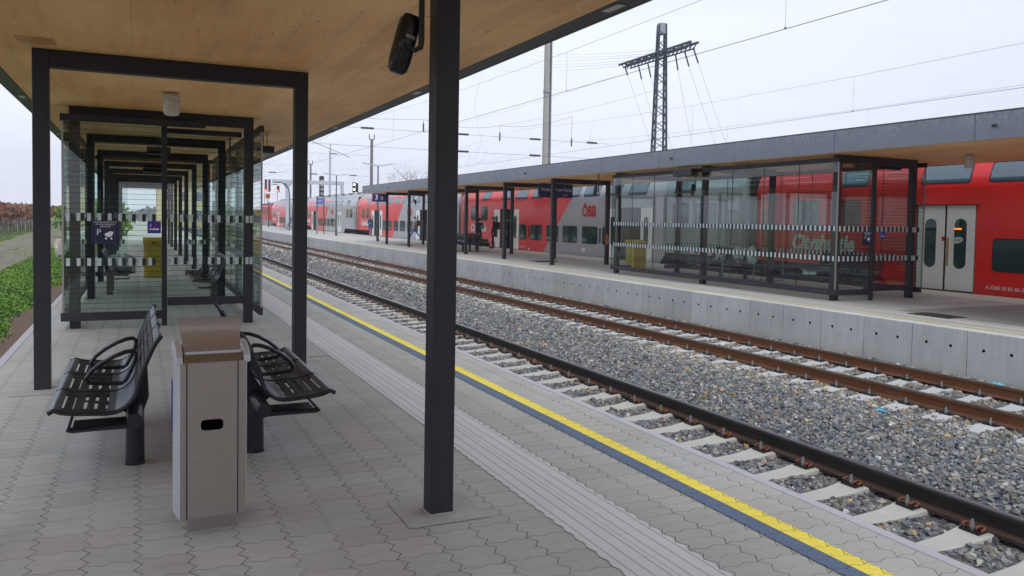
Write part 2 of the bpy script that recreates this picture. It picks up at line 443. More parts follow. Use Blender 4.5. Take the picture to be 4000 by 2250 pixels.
BALG = ballast_g()
def stone_mat():
    m, t, b, o = mnodes('ballast_stone'); a = t.nodes.new('ShaderNodeAttribute'); a.attribute_name = 'tone'
    c = t.nodes.new('ShaderNodeTexCoord'); n = noise(t, c.outputs['Object'], 55, 3)
    t.links.new(scalec(t, a.outputs['Color'], (n-.5)*.6+1.0), b.inputs['Base Color']); b.inputs['Roughness'].default_value = .7; b.inputs['Specular IOR Level'].default_value = .35; return m
STONE = stone_mat()

def glass(name, tint, lines=True, z0=0.0, pitch=.075, refl=1.0):
    m, t, b, o = mnodes(name); t.nodes.remove(b); c, x, y, z = coords(t)
    tr = t.nodes.new('ShaderNodeBsdfTransparent'); tr.inputs[0].default_value = (*tint, 1)
    gl = t.nodes.new('ShaderNodeBsdfGlossy'); gl.inputs['Roughness'].default_value = .012; gl.inputs[0].default_value = (refl, refl, refl, 1)
    fr = t.nodes.new('ShaderNodeFresnel'); ge = t.nodes.new('ShaderNodeNewGeometry')
    t.links.new((X(t, ge.outputs['Backfacing'])*(1/1.5-1.5) + 1.5).k, fr.inputs[0])
    ms = t.nodes.new('ShaderNodeMixShader'); t.links.new(fr.outputs[0], ms.inputs[0]); t.links.new(tr.outputs[0], ms.inputs[1]); t.links.new(gl.outputs[0], ms.inputs[2])
    last = ms.outputs[0]
    if lines:
        ln = (((z - z0)/pitch).frac()-.5).abs().gt(.462)
        df = t.nodes.new('ShaderNodeBsdfDiffuse'); df.inputs[0].default_value = (.02, .025, .028, 1)
        m2 = t.nodes.new('ShaderNodeMixShader'); t.links.new((ln*.5).k, m2.inputs[0]); t.links.new(last, m2.inputs[1]); t.links.new(df.outputs[0], m2.inputs[2]); last = m2.outputs[0]
    t.links.new(last, o.inputs[0]); return m
GLS = glass('shelter_glass', (.86, .925, .90)); GLS_C = glass('clear_shelter_glass', (.88, .93, .915), False)
GEDGE = M('glass_edge_steel', (.36, .34, .31), .4, .6, .05)
STRW = M('safety_mark_pale', (.55, .62, .64), .7, 0, .03); STRB = M('safety_mark_dark', (.02, .025, .028), .7, 0, .03)
WIN = M('train_window_glass', (.022, .055, .058), .06, 0, .4, .8, 3, 0, .8)
WINB = M('train_window_sky_sheen', (.045, .09, .13), .05, 0, .3, .5, 3, 0, 1.0)  # sky reflection on the tilted upper panes put into the blue base
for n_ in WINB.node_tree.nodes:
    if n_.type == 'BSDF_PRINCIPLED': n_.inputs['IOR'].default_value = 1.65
RIM = M('window_rubber', (.012, .013, .014), .5, 0, .05)
DOORP = M('train_door_paint', (.86, .86, .85), .4, 0, .07, 2, 60)
UNDER = M('underframe_dark', (.018, .017, .017), .8, 0, .3, 8)
DARKIN = M('train_interior', (.07, .072, .075), .7, 0, .2)
# ------------------------------------------------------------------ ground
ZR = -.55            # rail top
GRASSG = M('field_ground', (.14, .125, .075), .95, 0, .35, .25, 30)
g = MB().quad((-1500, -600, -1.25), (1500, -600, -1.25), (1500, 2600, -1.25), (-1500, 2600, -1.25)).build('ground', GRASSG); tag(g, kind='structure')
g = MB().box(-900, -1.42, -30, 1800, -1.2, -.16).build('field', GRASSG); tag(g, kind='structure')
SOIL = M('bare_soil', (.15, .098, .066), .95, 0, .35, 2, 60, .5)
def strip(name, pts_l, pts_r, z, m, kind='structure'):
    b = MB(); n = len(pts_l)
    b.v = [(x, y, z) for x, y in pts_l] + [(x, y, z) for x, y in pts_r]
    b.f = [(i, i+n, i+n+1, i+1) for i in range(n-1)]; b.m = [0]*(n-1)
    return tag(b.build(name, m), kind=kind)
strip('soil_verge', [(-2.3, y) for y in range(-20, 140, 10)], [(-1.42, y) for y in range(-20, 140, 10)], -.10, SOIL)
TRACKM = M('dirt_path', (.16, .145, .10), .95, 0, .3, .5, 20)
ys = list(range(10, 260, 8))
strip('farm_path', [(-4.6-.048*y-.3*math.sin(y*.11), y) for y in ys], [(-3.25, y) for y in ys], -.14, TRACKM)

# ------------------------------------------------------------------ near platform
PL, PR = -1.298, 3.7435
p = MB().box(PL-.10, PR-.075, -14, 190, -1.15, 0).build('platform', PAV); tag(p, kind='structure')
k = MB(); yy = -14.2
while yy < 120:
    k.box(PR-.075, PR, yy+.004, yy+1.996, -.16, .003); yy += 2.0
tag(k.build('platform_edge_stones', CONC_L), kind='structure')
tag(MB().box(PR-.45, PR-.10, -14, 190, -1.1, -.17).build('platform_base', CONC_L), kind='structure')
k = MB()
for i in range(134): k.box(PL-.115, PL-.03, -14+i*1.0+.003, -13+i*1.0-.003, -.2, .006)
tag(k.build('kerb', CONC_L), kind='structure')
def zigstrip(name, x0, x1, y0, y1, z, m, amp=.012, zig0=True, zig1=True):
    b = MB(); n = int((y1-y0)/.05875); L = []; Rr = []
    for i in range(n+1):
        y = y0+i*.05875; t = (abs((y/.1175) % 1 - .5)*4-1)
        L.append((x0 + (-amp*t if zig0 else 0), y, z)); Rr.append((x1 + (-amp*t if zig1 else 0), y, z))
    b.v = L+Rr; N = n+1; b.f = [(i, i+N, i+N+1, i+1) for i in range(n)]; b.m = [0]*n
    return tag(b.build(name, m), kind='structure')
zigstrip('tactile_strip', 2.1015, 2.5667, -5, 110, .004, TACT)
zigstrip('blue_line', 3.066, 3.1845, -5, 110, .004, BLU, 0, False, False)
zigstrip('yellow_line', 3.1845, 3.299, -5, 110, .0045, YEL, .004, False, True)
tag(MB().quad((.6, 9.66, .004), (2.095, 9.66, .004), (2.095, 11.08, .004), (.6, 11.08, .004)).build('ribbed_paving', RIBS), kind='structure')
# cast concrete foundation slab round the near post, and pale dried patches
PATCH = M('cement_patch', (.43, .415, .395), .85, 0, .25, 3, 120)
b = MB().quad((1.33, 4.10, .004), (1.80, 4.10, .004), (1.80, 4.54, .004), (1.33, 4.54, .004)); tag(b.build('post_foundation', PATCH), kind='structure')
MORT = M('mortar', (.40, .385, .36), .9, 0, .3, 12, 120)
b = MB().box(1.484, 1.648, 4.226, 4.386, .004, .012); tag(b.build('mortar_collar', MORT, bevel=.003), kind='structure')
PLATF = [(-.884, 8.6), (-.884, 13.02)]
for (qx, qy) in PLATF:
    b = MB().quad((qx-.18, qy-.18, .004), (qx+.32, qy-.18, .004), (qx+.32, qy+.32, .004), (qx-.18, qy+.32, .004)); tag(b.build('post_foundation', PATCH), kind='structure')

# ------------------------------------------------------------------ far platform
P2L, P2R, Z2 = 11.881, 18.50, .061
MIX2 = PAV2
tag(MB().box(P2L+.22, P2R-.12, -14, 230, -1.15, Z2-.0).build('platform_far', PAV2), kind='structure')
b = MB(); yy = -14.
while yy < 215: b.box(P2R-.12, P2R, yy+.004, yy+1.996, -.2, Z2+.003); yy += 2
tag(b.build('platform_edge_stones', CONC_L), kind='structure')
def flat(name, x0, x1, y0, y1, z, m): return tag(MB().quad((x0, y0, z), (x1, y0, z), (x1, y1, z), (x0, y1, z)).build(name, m), kind='structure')
YELT = M('thin_yellow_line', (.78, .62, .10), .7, 0, .05); PALE = M('pale_paving_band', (.47, .45, .42), .85, 0, .12, 1.5, 90); DKPAV = M('dark_paving_field', (.25, .24, .225), .85, 0, .15, 1.5, 90)
flat('yellow_line', 12.24, 12.30, -14, 215, Z2+.004, YELT); flat('yellow_line', 18.17, 18.23, -14, 215, Z2+.004, YELT)
flat('tactile_strip', 12.62, 12.95, -14, 215, Z2+.004, PALE); flat('tactile_strip', 17.25, 17.58, -14, 215, Z2+.004, PALE)
flat('paving_band', 15.2, 17.2, 11.6, 12.3, Z2+.004, PALE); flat('paving_band', 14.0, 17.2, 10.9, 11.3, Z2+.004, PALE)
flat('paving_field', 13.3, 17.2, 8.4, 10.9, Z2+.004, DKPAV)
GRATE = M('dark_cover_plate', (.045, .046, .05), .6, .2, .2, 20, 90)
for (x0, y0, x1, y1) in ((12.98, 9.6, 13.5, 10.42), (13.95, 27.6, 14.85, 28.4), (14.0, 45.5, 14.9, 46.6)):
    bb = MB().box(x0, x1, y0, y1, Z2-.01, Z2+.012)
    for i in range(6): bb.box(x0+.03, x1-.03, y0+.05+i*(y1-y0-.1)/6, y0+.05+i*(y1-y0-.1)/6+.04, Z2+.012, Z2+.02)
    nm = {12.98: 'dark rectangular cover plate in the paving near the glass shelter corner', 13.95: 'dark cover plate in the paving beside the station name sign', 14.0: 'dark cover plate in the paving near the 3 B platform sign'}[x0]
    tag(bb.build('cover_plate', GRATE), nm, 'cover plate', 'cover plates in the far platform')

# wall panels of the far platform: concrete units with two lifting holes each
def wall_panel():
    bm = bmesh.new(); W, z0, z1 = .988, -1.1, Z2+.003
    def ring(cy, cz, r, n=14): return [bm.verts.new((0, cy+r*math.cos(2*PI*k/n), cz+r*math.sin(2*PI*k/n))) for k in range(n)]
    rect = [bm.verts.new((0, y, z)) for y, z in ((0, z0), (W, z0), (W, z1-.012), (0, z1-.012))]
    edges = [bm.edges.new((rect[i], rect[(i+1) % 4])) for i in range(4)]
    holes = []
    for cy in (.28, .72):
        rg = ring(cy, -.225, .026); holes.append((cy, rg))
        edges += [bm.edges.new((rg[i], rg[(i+1) % len(rg)])) for i in range(len(rg))]
    bmesh.ops.triangle_fill(bm, edges=edges, use_beauty=True, normal=(-1, 0, 0))
    for f in list(bm.faces):      # drop fills inside the holes
        c = f.calc_center_median()
        if any((c.y-cy)**2+(c.z+.225)**2 < .02**2 for cy, _ in holes): bm.faces.remove(f)
    for cy, rg in holes:
        inner = [bm.verts.new((.16, v.co.y, v.co.z)) for v in rg]; n = len(rg)
        for i in range(n): bm.faces.new((rg[i], rg[(i+1) % n], inner[(i+1) % n], inner[i])).material_index = 1
        bm.faces.new(inner).material_index = 1
    # chamfer, top, back
    def fc(a): bm.faces.new([bm.verts.new(q) for q in a])
    fc([(0, 0, z1-.012), (0, W, z1-.012), (.012, W, z1), (.012, 0, z1)]); fc([(.012, 0, z1), (.012, W, z1), (.22, W, z1), (.22, 0, z1)])
    for yv in (0, W): fc([(0, yv, z0), (0, yv, z1-.012), (.012, yv, z1), (.22, yv, z1), (.22, yv, z0)])
    # recessed maker's plate outline
    for a in ((.455, .545, -.375, -.371), (.455, .545, -.305, -.301), (.452, .456, -.375, -.301), (.544, .548, -.375, -.301)):
        y0, y1, q0, q1 = a; x = -.0015
        f = bm.faces.new([bm.verts.new(q) for q in ((x, y0, q0), (x, y0, q1), (x, y1, q1), (x, y1, q0))]); f.material_index = 2
    bmesh.ops.recalc_face_normals(bm, faces=bm.faces)
    me = bpy.data.meshes.new('wall_panel'); bm.to_mesh(me); bm.free()
    for m in (WALLC, BLK, PATCH): me.materials.append(m)
    return me
wp = wall_panel()
wall = thing('platform_wall', 'grey concrete retaining wall of panels with paired round holes along the far platform', 'wall', (P2L, 0, 0))
YW = 26.4296 - 1.0*18   # joint nearest the right edge of the picture
for i in range(-2, 98):
    o = bpy.data.objects.new('wall_panel', wp); COL.objects.link(o); o.parent = wall; o.location = (0, YW+i+.006, 0)
bb = MB()
for i in range(98, 205): bb.box(0, .22, YW+i+.004, YW+i+.996, -1.1, Z2+.003)
for i in range(-22, -2): bb.box(0, .22, YW+i+.004, YW+i+.996, -1.1, Z2+.003)
tag(bb.build('wall_panels_distant', WALLC, wall), kind='stuff')

# ------------------------------------------------------------------ ballast
def bal_h(x):
    # height profile over the track bed: shoulders level with sleeper tops, a low heap between the tracks
    if x < 6.6: return -.775
    if x < 9.0: return -.775 + .07*math.sin((x-6.6)/2.4*PI)
    if x < 11.3: return -.765
    return -.70
xs = np.linspace(3.45, 12.0, 40)
bb = MB(); yv = [-14 + i*4 for i in range(60)] 
for y in yv:
    for x in xs: bb.v.append((x, y, bal_h(x)))
nx = len(xs)
for j in range(len(yv)-1):
    for i in range(nx-1): bb.f.append((j*nx+i, j*nx+i+1, (j+1)*nx+i+1, (j+1)*nx+i)); bb.m.append(0)
tag(bb.build('track_bed', BALG, smooth=True), kind='structure')
tag(MB().quad((18.3, -40, -.75), (60, -40, -.75), (60, 260, -.75), (18.3, 260, -.75)).build('track_bed_far', BALG), kind='structure')

def stones():
    rs = np.random.RandomState(5)
    cub = np.array([(x, y, z) for z in (-1, 1) for x, y in ((-1, -1), (1, -1), (1, 1), (-1, 1))], float)
    q8 = [(3, 2, 1, 0), (4, 5, 6, 7), (0, 1, 5, 4), (1, 2, 6, 5), (2, 3, 7, 6), (3, 0, 4, 7)]
    t8 = []
    for a, b_, c_, d_ in q8: t8 += [(a, b_, c_), (a, c_, d_)]
    t8 = np.array(t8)
    P = []
    def region(x0, x1, y0, y1, dens, size):
        n = int((x1-x0)*(y1-y0)*dens); P.append(np.c_[rs.uniform(x0, x1, n), rs.uniform(y0, y1, n), size*rs.lognormal(0, .28, n)])
    region(3.76, 11.86, 3.2, 13, 820, .0235)
    region(3.76, 11.86, 13, 22, 560, .0255)
    region(3.76, 11.86, 22, 42, 230, .035)
    region(3.76, 11.86, 42, 80, 60, .052)
    P = np.concatenate(P)
    # only stones the camera can plausibly see (or a step aside): drop those hidden below the near platform edge
    P = P[~((P[:, 0] < 4.55) & (P[:, 1] < 30))]
    P = P[(P[:, 1] > P[:, 0]*.60-1.2)]
    n = len(P); x, y, s = P.T
    h = np.interp(x, xs, [bal_h(v) for v in xs])
    # not through the sleepers' upper faces or the rails
    in1 = (np.abs(x-5.41) < 1.33); ph = ((y-9.558)/.6+.5) % 1 - .5; sl1 = in1 & (np.abs(ph)*.6 < .135)
    in2 = (np.abs(x-10.345) < 1.33); ph2 = ((y-8.7467)/.6+.5) % 1 - .5; sl2 = in2 & (np.abs(ph2)*.6 < .135)
    rail = np.zeros(n, bool)
    for rx in (4.66, 6.165, 9.6, 11.09): rail |= np.abs(x-rx) < .085
    sl2 &= ~((np.abs(x-9.25) < .22) & (rs.rand(n) < .25))
    keep = ~(sl1 | sl2 | rail); x, y, s, h = x[keep], y[keep], s[keep], h[keep]; n = len(x)
    low = ((np.abs(x-5.41) < .7) | (np.abs(x-10.345) < .7))*.012
    z = h + s*.35 - low + rs.uniform(-.008, .012, n)
    V = cub[None]*rs.uniform(.40, 1.0, (n, 8, 3))*(s[:, None, None])*rs.uniform(.6, 1.15, (n, 1, 3))
    # random rotation
    q = rs.normal(size=(n, 4)); q /= np.linalg.norm(q, axis=1)[:, None]; a, b_, c_, d_ = q.T
    Rm = np.stack([1-2*(c_*c_+d_*d_), 2*(b_*c_-a*d_), 2*(b_*d_+a*c_), 2*(b_*c_+a*d_), 1-2*(b_*b_+d_*d_), 2*(c_*d_-a*b_), 2*(b_*d_-a*c_), 2*(c_*d_+a*b_), 1-2*(b_*b_+c_*c_)], 1).reshape(n, 3, 3)
    V = np.einsum('nij,nkj->nki', Rm, V); V[:, :, 2] *= .8
    V += np.stack([x, y, z], 1)[:, None]
    F = (t8[None]+np.arange(n)[:, None, None]*8).reshape(-1, 3)
    me = bpy.data.meshes.new('ballast'); me.vertices.add(n*8); me.vertices.foreach_set('co', V.reshape(-1))
    me.loops.add(len(F)*3); me.loops.foreach_set('vertex_index', F.reshape(-1).astype(np.int32))
    me.polygons.add(len(F)); me.polygons.foreach_set('loop_start', np.arange(0, len(F)*3, 3, dtype=np.int32)); me.polygons.foreach_set('loop_total', np.full(len(F), 3, np.int32))
    me.update(calc_edges=True); me.polygons.foreach_set('use_smooth', np.zeros(len(F), bool))
    # stone colours: blue-grey between the tracks, paler and sandier around the rusty track
    dark = np.array([.135, .145, .17]); mid = np.array([.24, .238, .23]); pale = np.array([.38, .365, .32]); sand = np.array([.42, .29, .16]); white = np.array([.62, .62, .62])
    pp = np.clip(1.35-np.abs(x-9.9)*.75, 0, 1)*(.75+.25*np.sin(y*.7)) ; pp = np.clip(pp + .12 + (x > 11.2)*.5, 0, .9)
    r = rs.rand(n); base = np.where((r < pp*.62)[:, None], pale, np.where((r < .55+.3*pp)[:, None], mid, dark))
    base = np.where((rs.rand(n) < .02+.14*pp)[:, None], sand, base); base = np.where((rs.rand(n) < .010)[:, None], white, base)
    base = base*rs.uniform(.50, 1.22, n)[:, None]; rusty_ = np.exp(-np.minimum.reduce([np.abs(x-r_) for r_ in (6.165, 9.6, 11.09)])/.16)[:, None]; base = base*(1-rusty_*.45*np.array([.35, .8, 1.0]))
    cols = np.repeat(np.c_[base, np.ones(n)], 8, axis=0).astype(np.float32)
    at = me.color_attributes.new('tone', 'FLOAT_COLOR', 'POINT'); at.data.foreach_set('color', cols.reshape(-1))
    me.materials.append(STONE)
    o = bpy.data.objects.new('ballast', me); COL.objects.link(o); tag(o, 'grey and sandy broken stone ballast between and around the tracks', 'ballast', kind='stuff'); return n
print('stones', stones())

# ------------------------------------------------------------------ tracks
def rail_prof():
    h = [(.075, -.172), (.075, -.160), (.012, -.140), (.009, -.05), (.034, -.040), (.036, -.010), (.028, 0.0)]
    return h + [(-x, z) for x, z in reversed(h)]
def sleeper_mesh(mt, name):
    # tapered concrete sleeper: raised rail seats, lower waist
    st = [(-1.30, .11, -.205), (-1.0, .13, -.175), (-.62, .135, -.175), (-.38, .11, -.205), (0, .10, -.225), (.38, .11, -.205), (.62, .135, -.175), (1.0, .13, -.175), (1.30, .11, -.205)]
    b = MB()
    for x, hw, zt in st: b.v += [(x, -hw-.03, -.42), (x, -hw, zt-.012), (x, -hw+.015, zt), (x, hw-.015, zt), (x, hw, zt-.012), (x, hw+.03, -.42)]
    for i in range(len(st)-1):
        for k_ in range(5): b.f.append((i*6+k_, i*6+k_+1, (i+1)*6+k_+1, (i+1)*6+k_)); b.m.append(0)
    L = (len(st)-1)*6; b.f += [(5, 4, 3, 2, 1, 0), tuple(L+k_ for k_ in range(6))]; b.m += [0, 0]
    return b
def clip_b(sx, cm):
    """W-shaped spring clip and bolt, sx = side of the rail"""
    b = MB(); o_ = .155*sx
    for s in (-1, 1):
        pts = []
        for k_ in range(9):
            a = -PI*.75 + k_*PI*1.5/8
            pts.append((o_ - .012*sx - .034*math.cos(a)*sx, s*(.060+.030*math.sin(a)), -.142+.012*math.cos(a)))
        b.tube(pts, .0095, 6, mi=0)
    b.tube([(o_-.03*sx, -.02, -.150), (o_+.015*sx, 0, -.146), (o_-.03*sx, .02, -.150)], .010, 6, mi=0)
    b.tube([(o_, 0, -.19), (o_, 0, -.128)], .020, 8, mi=1); b.tube([(o_, 0, -.128), (o_, 0, -.098)], .0155, 6, mi=1); b.tube([(o_, 0, -.098), (o_, 0, -.080)], .010, 6, mi=1)
    b.box(min(o_-.06*sx, o_+.04*sx), max(o_-.06*sx, o_+.04*sx), -.085, .085, -.185, -.160, mi=2)
    return b
def track(xc_, label, y0, phase, sm, rm, hm, cm, nfine, hide_near=False):
    tr = thing('railway_track', label, 'railway track', (xc_, 0, ZR))
    for s in (-1, 1):
        r = MB().prism([(p_[0], p_[1]) for p_ in rail_prof()], -14, 235, 'y').build('rail', rm, tr, loc=(s*.7525, 0, 0), smooth=True)
        MB().prism([(.029, .0012), (-.029, .0012), (-.029, -.004), (.029, -.004)], -14, 235, 'y').build('polished_top', hm, r)
    sb = sleeper_mesh(sm, 'sleeper').build('sleeper', sm, None, smooth=False)
    cbs = [(s, clip_b(q_, cm).build('rail_clip', [cm, NUT, BLK], sb, loc=(s*.7525, 0, 0))) for s in (-1, 1) for q_ in (-1, 1)]
    first = True; far = MB()
    n0 = math.ceil((y0-phase)/.6)
    for i in range(nfine):
        yq = phase+(n0+i)*.6
        if first: so = sb; first = False
        else:
            so = sb.copy(); COL.objects.link(so)
            for s, cb in cbs: co = cb.copy(); COL.objects.link(co); co.parent = so
        so.parent = tr; so.location = (0, yq, 0)
        so.rotation_euler = (0, 0, rnd.uniform(-.006, .006))
    tmp = sleeper_mesh(sm, 'x')
    for i in range(nfine, 360):
        yq = phase+(n0+i)*.6
        k_ = len(far.v); far.v += [(v[0], v[1]+yq, v[2]) for v in tmp.v]; far.f += [tuple(j+k_ for j in f) for f in tmp.f]; far.m += tmp.m
    for i in range(nfine, 180):
        yq = phase+(n0+i)*.6
        for s in (-1, 1):
            for q_ in (-1, 1): far.box(s*.7525+q_*.15-.03, s*.7525+q_*.15+.03, yq-.05, yq+.05, -.18, -.10, mi=1)
    tag(far.build('sleepers_distant', [sm, cm], tr), kind='stuff')
    return tr
track(5.4125, 'nearer railway track beside the yellow line, dark rails on concrete sleepers', 2.6, 9.558, SLP, RAILD, SHINE, RUSTCLIP, 98)
track(10.345, 'farther railway track below the concrete wall, orange rusty rails', 5.6, 8.7467, SLPW, RAILR, SHINE2, DARKCLIP, 98)
tr3 = thing('railway_track', 'railway track under the red and grey double-deck train', 'railway track', (20.12, 0, ZR))
for s in (-1, 1): MB().prism(rail_prof(), -14, 235, 'y').build('rail', RAILD, tr3, loc=(s*.7525, 0, 0))

# ------------------------------------------------------------------ canopies
def canopy(name, label, xl, xr, x0, x1, zb, frames, y0, y1, xp0, xp1, sof, facm, stripm, ftop, lights):
    """xl..xr soffit, x0/x1 outer edges; xp0/xp1 outer faces of the two posts"""
    H = 3.186; c = thing(name, label, 'canopy', (0, 0, 0))
    MB().box(xl, xr, y0, y1, H, H+.10).build('soffit', sof, c)
    MB().box(xl-.0, xr+.0, y0+.0, y1-.0, H+.102, ftop-.03).build('roof_core', FASD, c)
    MB().box(x0, x1, y0-.02, y1+.02, ftop-.028, ftop).build('roof_sheet', FASD, c)
    f = MB()
    f.box(x0, x0+.03, y0-.02, y1+.02, H-.004, ftop-.03); f.box(x1-.03, x1, y0-.02, y1+.02, H-.004, ftop-.03)
    f.box(x0+.03, x1-.03, y0-.02, y0-.002, H-.004, ftop-.03); f.box(x0+.03, x1-.03, y1+.002, y1+.02, H-.004, ftop-.03)
    f.build('fascia', facm, c)
    if xl > x0+.03:
        s_ = MB().box(x0+.03, xl-.002, y0, y1, H-.002, H+.06); s_.box(xr+.002, x1-.03, y0, y1, H-.002, H+.06); s_.build('edge_strip', stripm, c)
    PW = .136
    for yf in frames:
        MB().box(xp0, xp0+PW, yf, yf+PW, zb, H-.001).build('post', ANTH, c, bevel=.008)
        MB().box(xp1-PW, xp1, yf, yf+PW, zb, H-.001).build('post', ANTH, c, bevel=.008)
        MB().box(xp0+PW+.001, xp1-PW-.001, yf+.001, yf+PW-.001, 3.022, H-.002).build('beam', ANTH, c, bevel=.006)
    for lx, ly in lights:
        lb = MB().box(lx-.035, lx+.035, ly-.11, ly+.11, H-.008, H+.02).build('recessed_light', LAMPW, c, bevel=.003)
        MB().box(lx-.045, lx+.045, ly-.12, ly+.12, H-.005, H+.01).build('trim', FASD, lb)
    return c
fr1 = [4.2378+(i)*4.417 for i in range(-4, 11)]
lt = [(3.045, 4.92+i*4.41) for i in range(-2, 10)] + [(-1.38, 6.9+i*5.5) for i in range(0, 6)]
can1 = canopy('platform_canopy', 'near canopy with pale timber underside and anthracite portal frames', -1.298, 2.969, -1.475, 3.169, 0, fr1, -14, 50.6, -.884, 1.632, SOFF, FASD, FASD, 3.66, lt)
BOARD = M('reddish_board', (.62, .30, .12), .5, 0, .15, 8)
MB().box(-.965, -.66, 8.13, 8.44, 3.182, 3.1855).build('replaced_board', BOARD, can1)
fr2 = [-4.9, -.5, 3.9, 8.3, 12.7, 17.14, 21.4, 25.74, 29.94, 34.2, 38.5, 42.75, 47.1]
can2 = canopy('platform_canopy', 'far canopy with deep grey metal fascia above the glass shelter', 13.13, 17.7, 13.098, 17.76, Z2, fr2, -14, 51.1, 13.54, 15.98, SOFF2, FAS2, FASD, 3.66, [])
b = MB()
for i in range(-2, 6): 
    y = 8.95+i*9.06
    if y < 50: b.tube([(13.10, y, 3.415), (13.03, y, 3.40)], .028, 10)
b.build('water_spout', FASD, can2)
# ------------------------------------------------------------------ glass waiting shelters
def marks(b, a0, a1, fixed, z0, z1, axis, both=True, step=.132, off=.003):
    n = int((a1-a0)/step)
    for i in range(n):
        a = a0+.04+i*step
        for k_, (q0, q1) in enumerate(((0, .048), (.052, .098))):
            if axis == 'x': b.box(a+q0, a+q1, fixed-off-.002, fixed-off, z0, z1, mi=k_)
            else: b.box(fixed-off-.002, fixed-off, a+q0, a+q1, z0, z1, mi=k_)
def shelter(label, z0, xg0, xg1, xmid, yf, yfr, ye, xp1, gl_left, gl_right, ymid):
    s = thing('waiting_shelter', label, 'shelter', (xg0, yf, z0))
    W = xg1-xg0; L = ye-yf; xm = xmid-xg0; dy = yfr-yf; zt = 2.955; xr = xp1-xg0
    zb0, zb1 = .13, .25
    fr = MB()
    fr.box(-.03, .03, .0, L, zb0, zb1); fr.box(W-.03, W+.03, .0, L, zb0, zb1)            # long bottom rails
    each(fr, 'bottom_rail', ANTH, s, bevel=.004)
    MB().box(-.03, xm+.0, -.035, -.002, zb0, zb1).build('bottom_rail', ANTH, s, bevel=.004)
    MB().box(xm+.08, xr-.14, dy+.0, dy+.05, .30-z0*2, .42-z0*2).build('bottom_rail', ANTH, s, bevel=.004)
    t_ = MB(); t_.box(-.03, .03, -.03, L, zt, zt+.10); t_.box(W-.03, W+.03, -.03, L, zt, zt+.10); t_.box(.032, W-.032, L-.03, L+.03, zt, zt+.10)
    t_.box(.032, xm+.6, -.03, .02, zt+.004, zt+.096); each(t_, 'top_rail', ANTH, s, bevel=.004)
    MB().box(xm, xm+.075, ymid-yf-.035, ymid-yf+.04, 0, zt+.10).build('post', ANTH, s, bevel=.006)
    MB().box(xm+.0, xr-.14, dy+.30, dy+.38, 2.90, 2.98).build('door_rail', ANTH2, s, bevel=.004)
    MB().box(xr-.05, xr+.04, ye-yf-.02, ye-yf+.05, 0, zt+.1).build('post', ANTH, s, bevel=.006)
    e_ = MB()
    for x in (0, W): e_.box(x-.012, x+.012, -.018, .006, zb1, zt)
    each(e_, 'corner_strip', GEDGE, s)
    n = 8; pl = L/n
    gjoin = MB()
    for i in range(n):
        for x, g_ in ((0, gl_left), (W, gl_right)):
            MB().box(x-.005, x+.005, i*pl+.008, (i+1)*pl-.004, zb1-.01, zt).build('glass_pane', g_, s)
            gjoin.box(x-.006, x+.006, (i+1)*pl-.004, (i+1)*pl+.008, zb1, zt)
    each(gjoin, 'pane_joint', RIM, s)
    MB().box(.014, xm-.004, -.02, -.010, zb1-.01, zt).build('glass_pane', GLS, s)
    MB().box(xm+.08, xr-.142, dy+.02, dy+.03, .40-z0*2, 2.88).build('glass_pane', GLS, s)
    for q0, q1 in ((.0, W/2-.6), (W/2+.7, W)): MB().box(q0+.01, q1-.01, L-.005, L+.005, zb1, zt).build('glass_pane', GLS_C, s)
    MB().box(.0, W/2-.6, L-.03, L+.03, zb0, zb1-.002).build('bottom_rail', ANTH, s); MB().box(W/2+.7, W, L-.03, L+.03, zb0, zb1-.002).build('bottom_rail', ANTH, s)
    for zz0, zz1 in ((1.555, 1.665), (.915, 1.025)):
        q0, q1 = zz0-z0, zz1-z0
        mk = MB(); marks(mk, .0, xm-.02, -.02, q0, q1, 'x'); marks(mk, xm+.08, xr-.14, dy+.02, q0, q1, 'x')
        marks(mk, .0, L, -.005, q0, q1, 'y'); marks(mk, .0, L, W-.005, q0, q1, 'y'); marks(mk, 0, W/2-.62, L-.005, q0, q1, 'x'); marks(mk, W/2+.7, W-.02, L-.005, q0, q1, 'x')
        for a in (xr-.115, xr-.055): mk.box(a, a+.045, dy-.03-.002, dy-.03, q0, q1, mi=0)
        each(mk, 'safety_marks', [STRW, STRB], s, groups=lambda c: 0 if c.x < .004 and c.y > .02 else 1 if c.x > W-.03 and c.y > .02 and c.y < L-.02 else 2 if c.y > L-.02 else 3 if c.x < xm else 4 if c.x < xr-.15 else 5)
    bl_ = MB()
    for i in (0, 2, 4, 7):
        for j in range(4): bl_.tube([(-.032, i*pl+.25+j*.11, .19), (-.038, i*pl+.25+j*.11, .19)], .011, 8)
    bl_.build('bolts', GALV, s)
    return s
sh1 = shelter('glass waiting shelter behind the bin, seen end-on between the near canopy posts', 0, -.955, 1.735, .325, 12.93, 13.09, 21.9, 1.632, GLS, GLS, 13.14)
sh2 = shelter('long glass waiting shelter on the far platform in front of the red carriage', Z2, 13.42, 16.06, 14.42, 12.57, 12.72, 21.48, 15.98, GLS_C, GLS, 12.55)

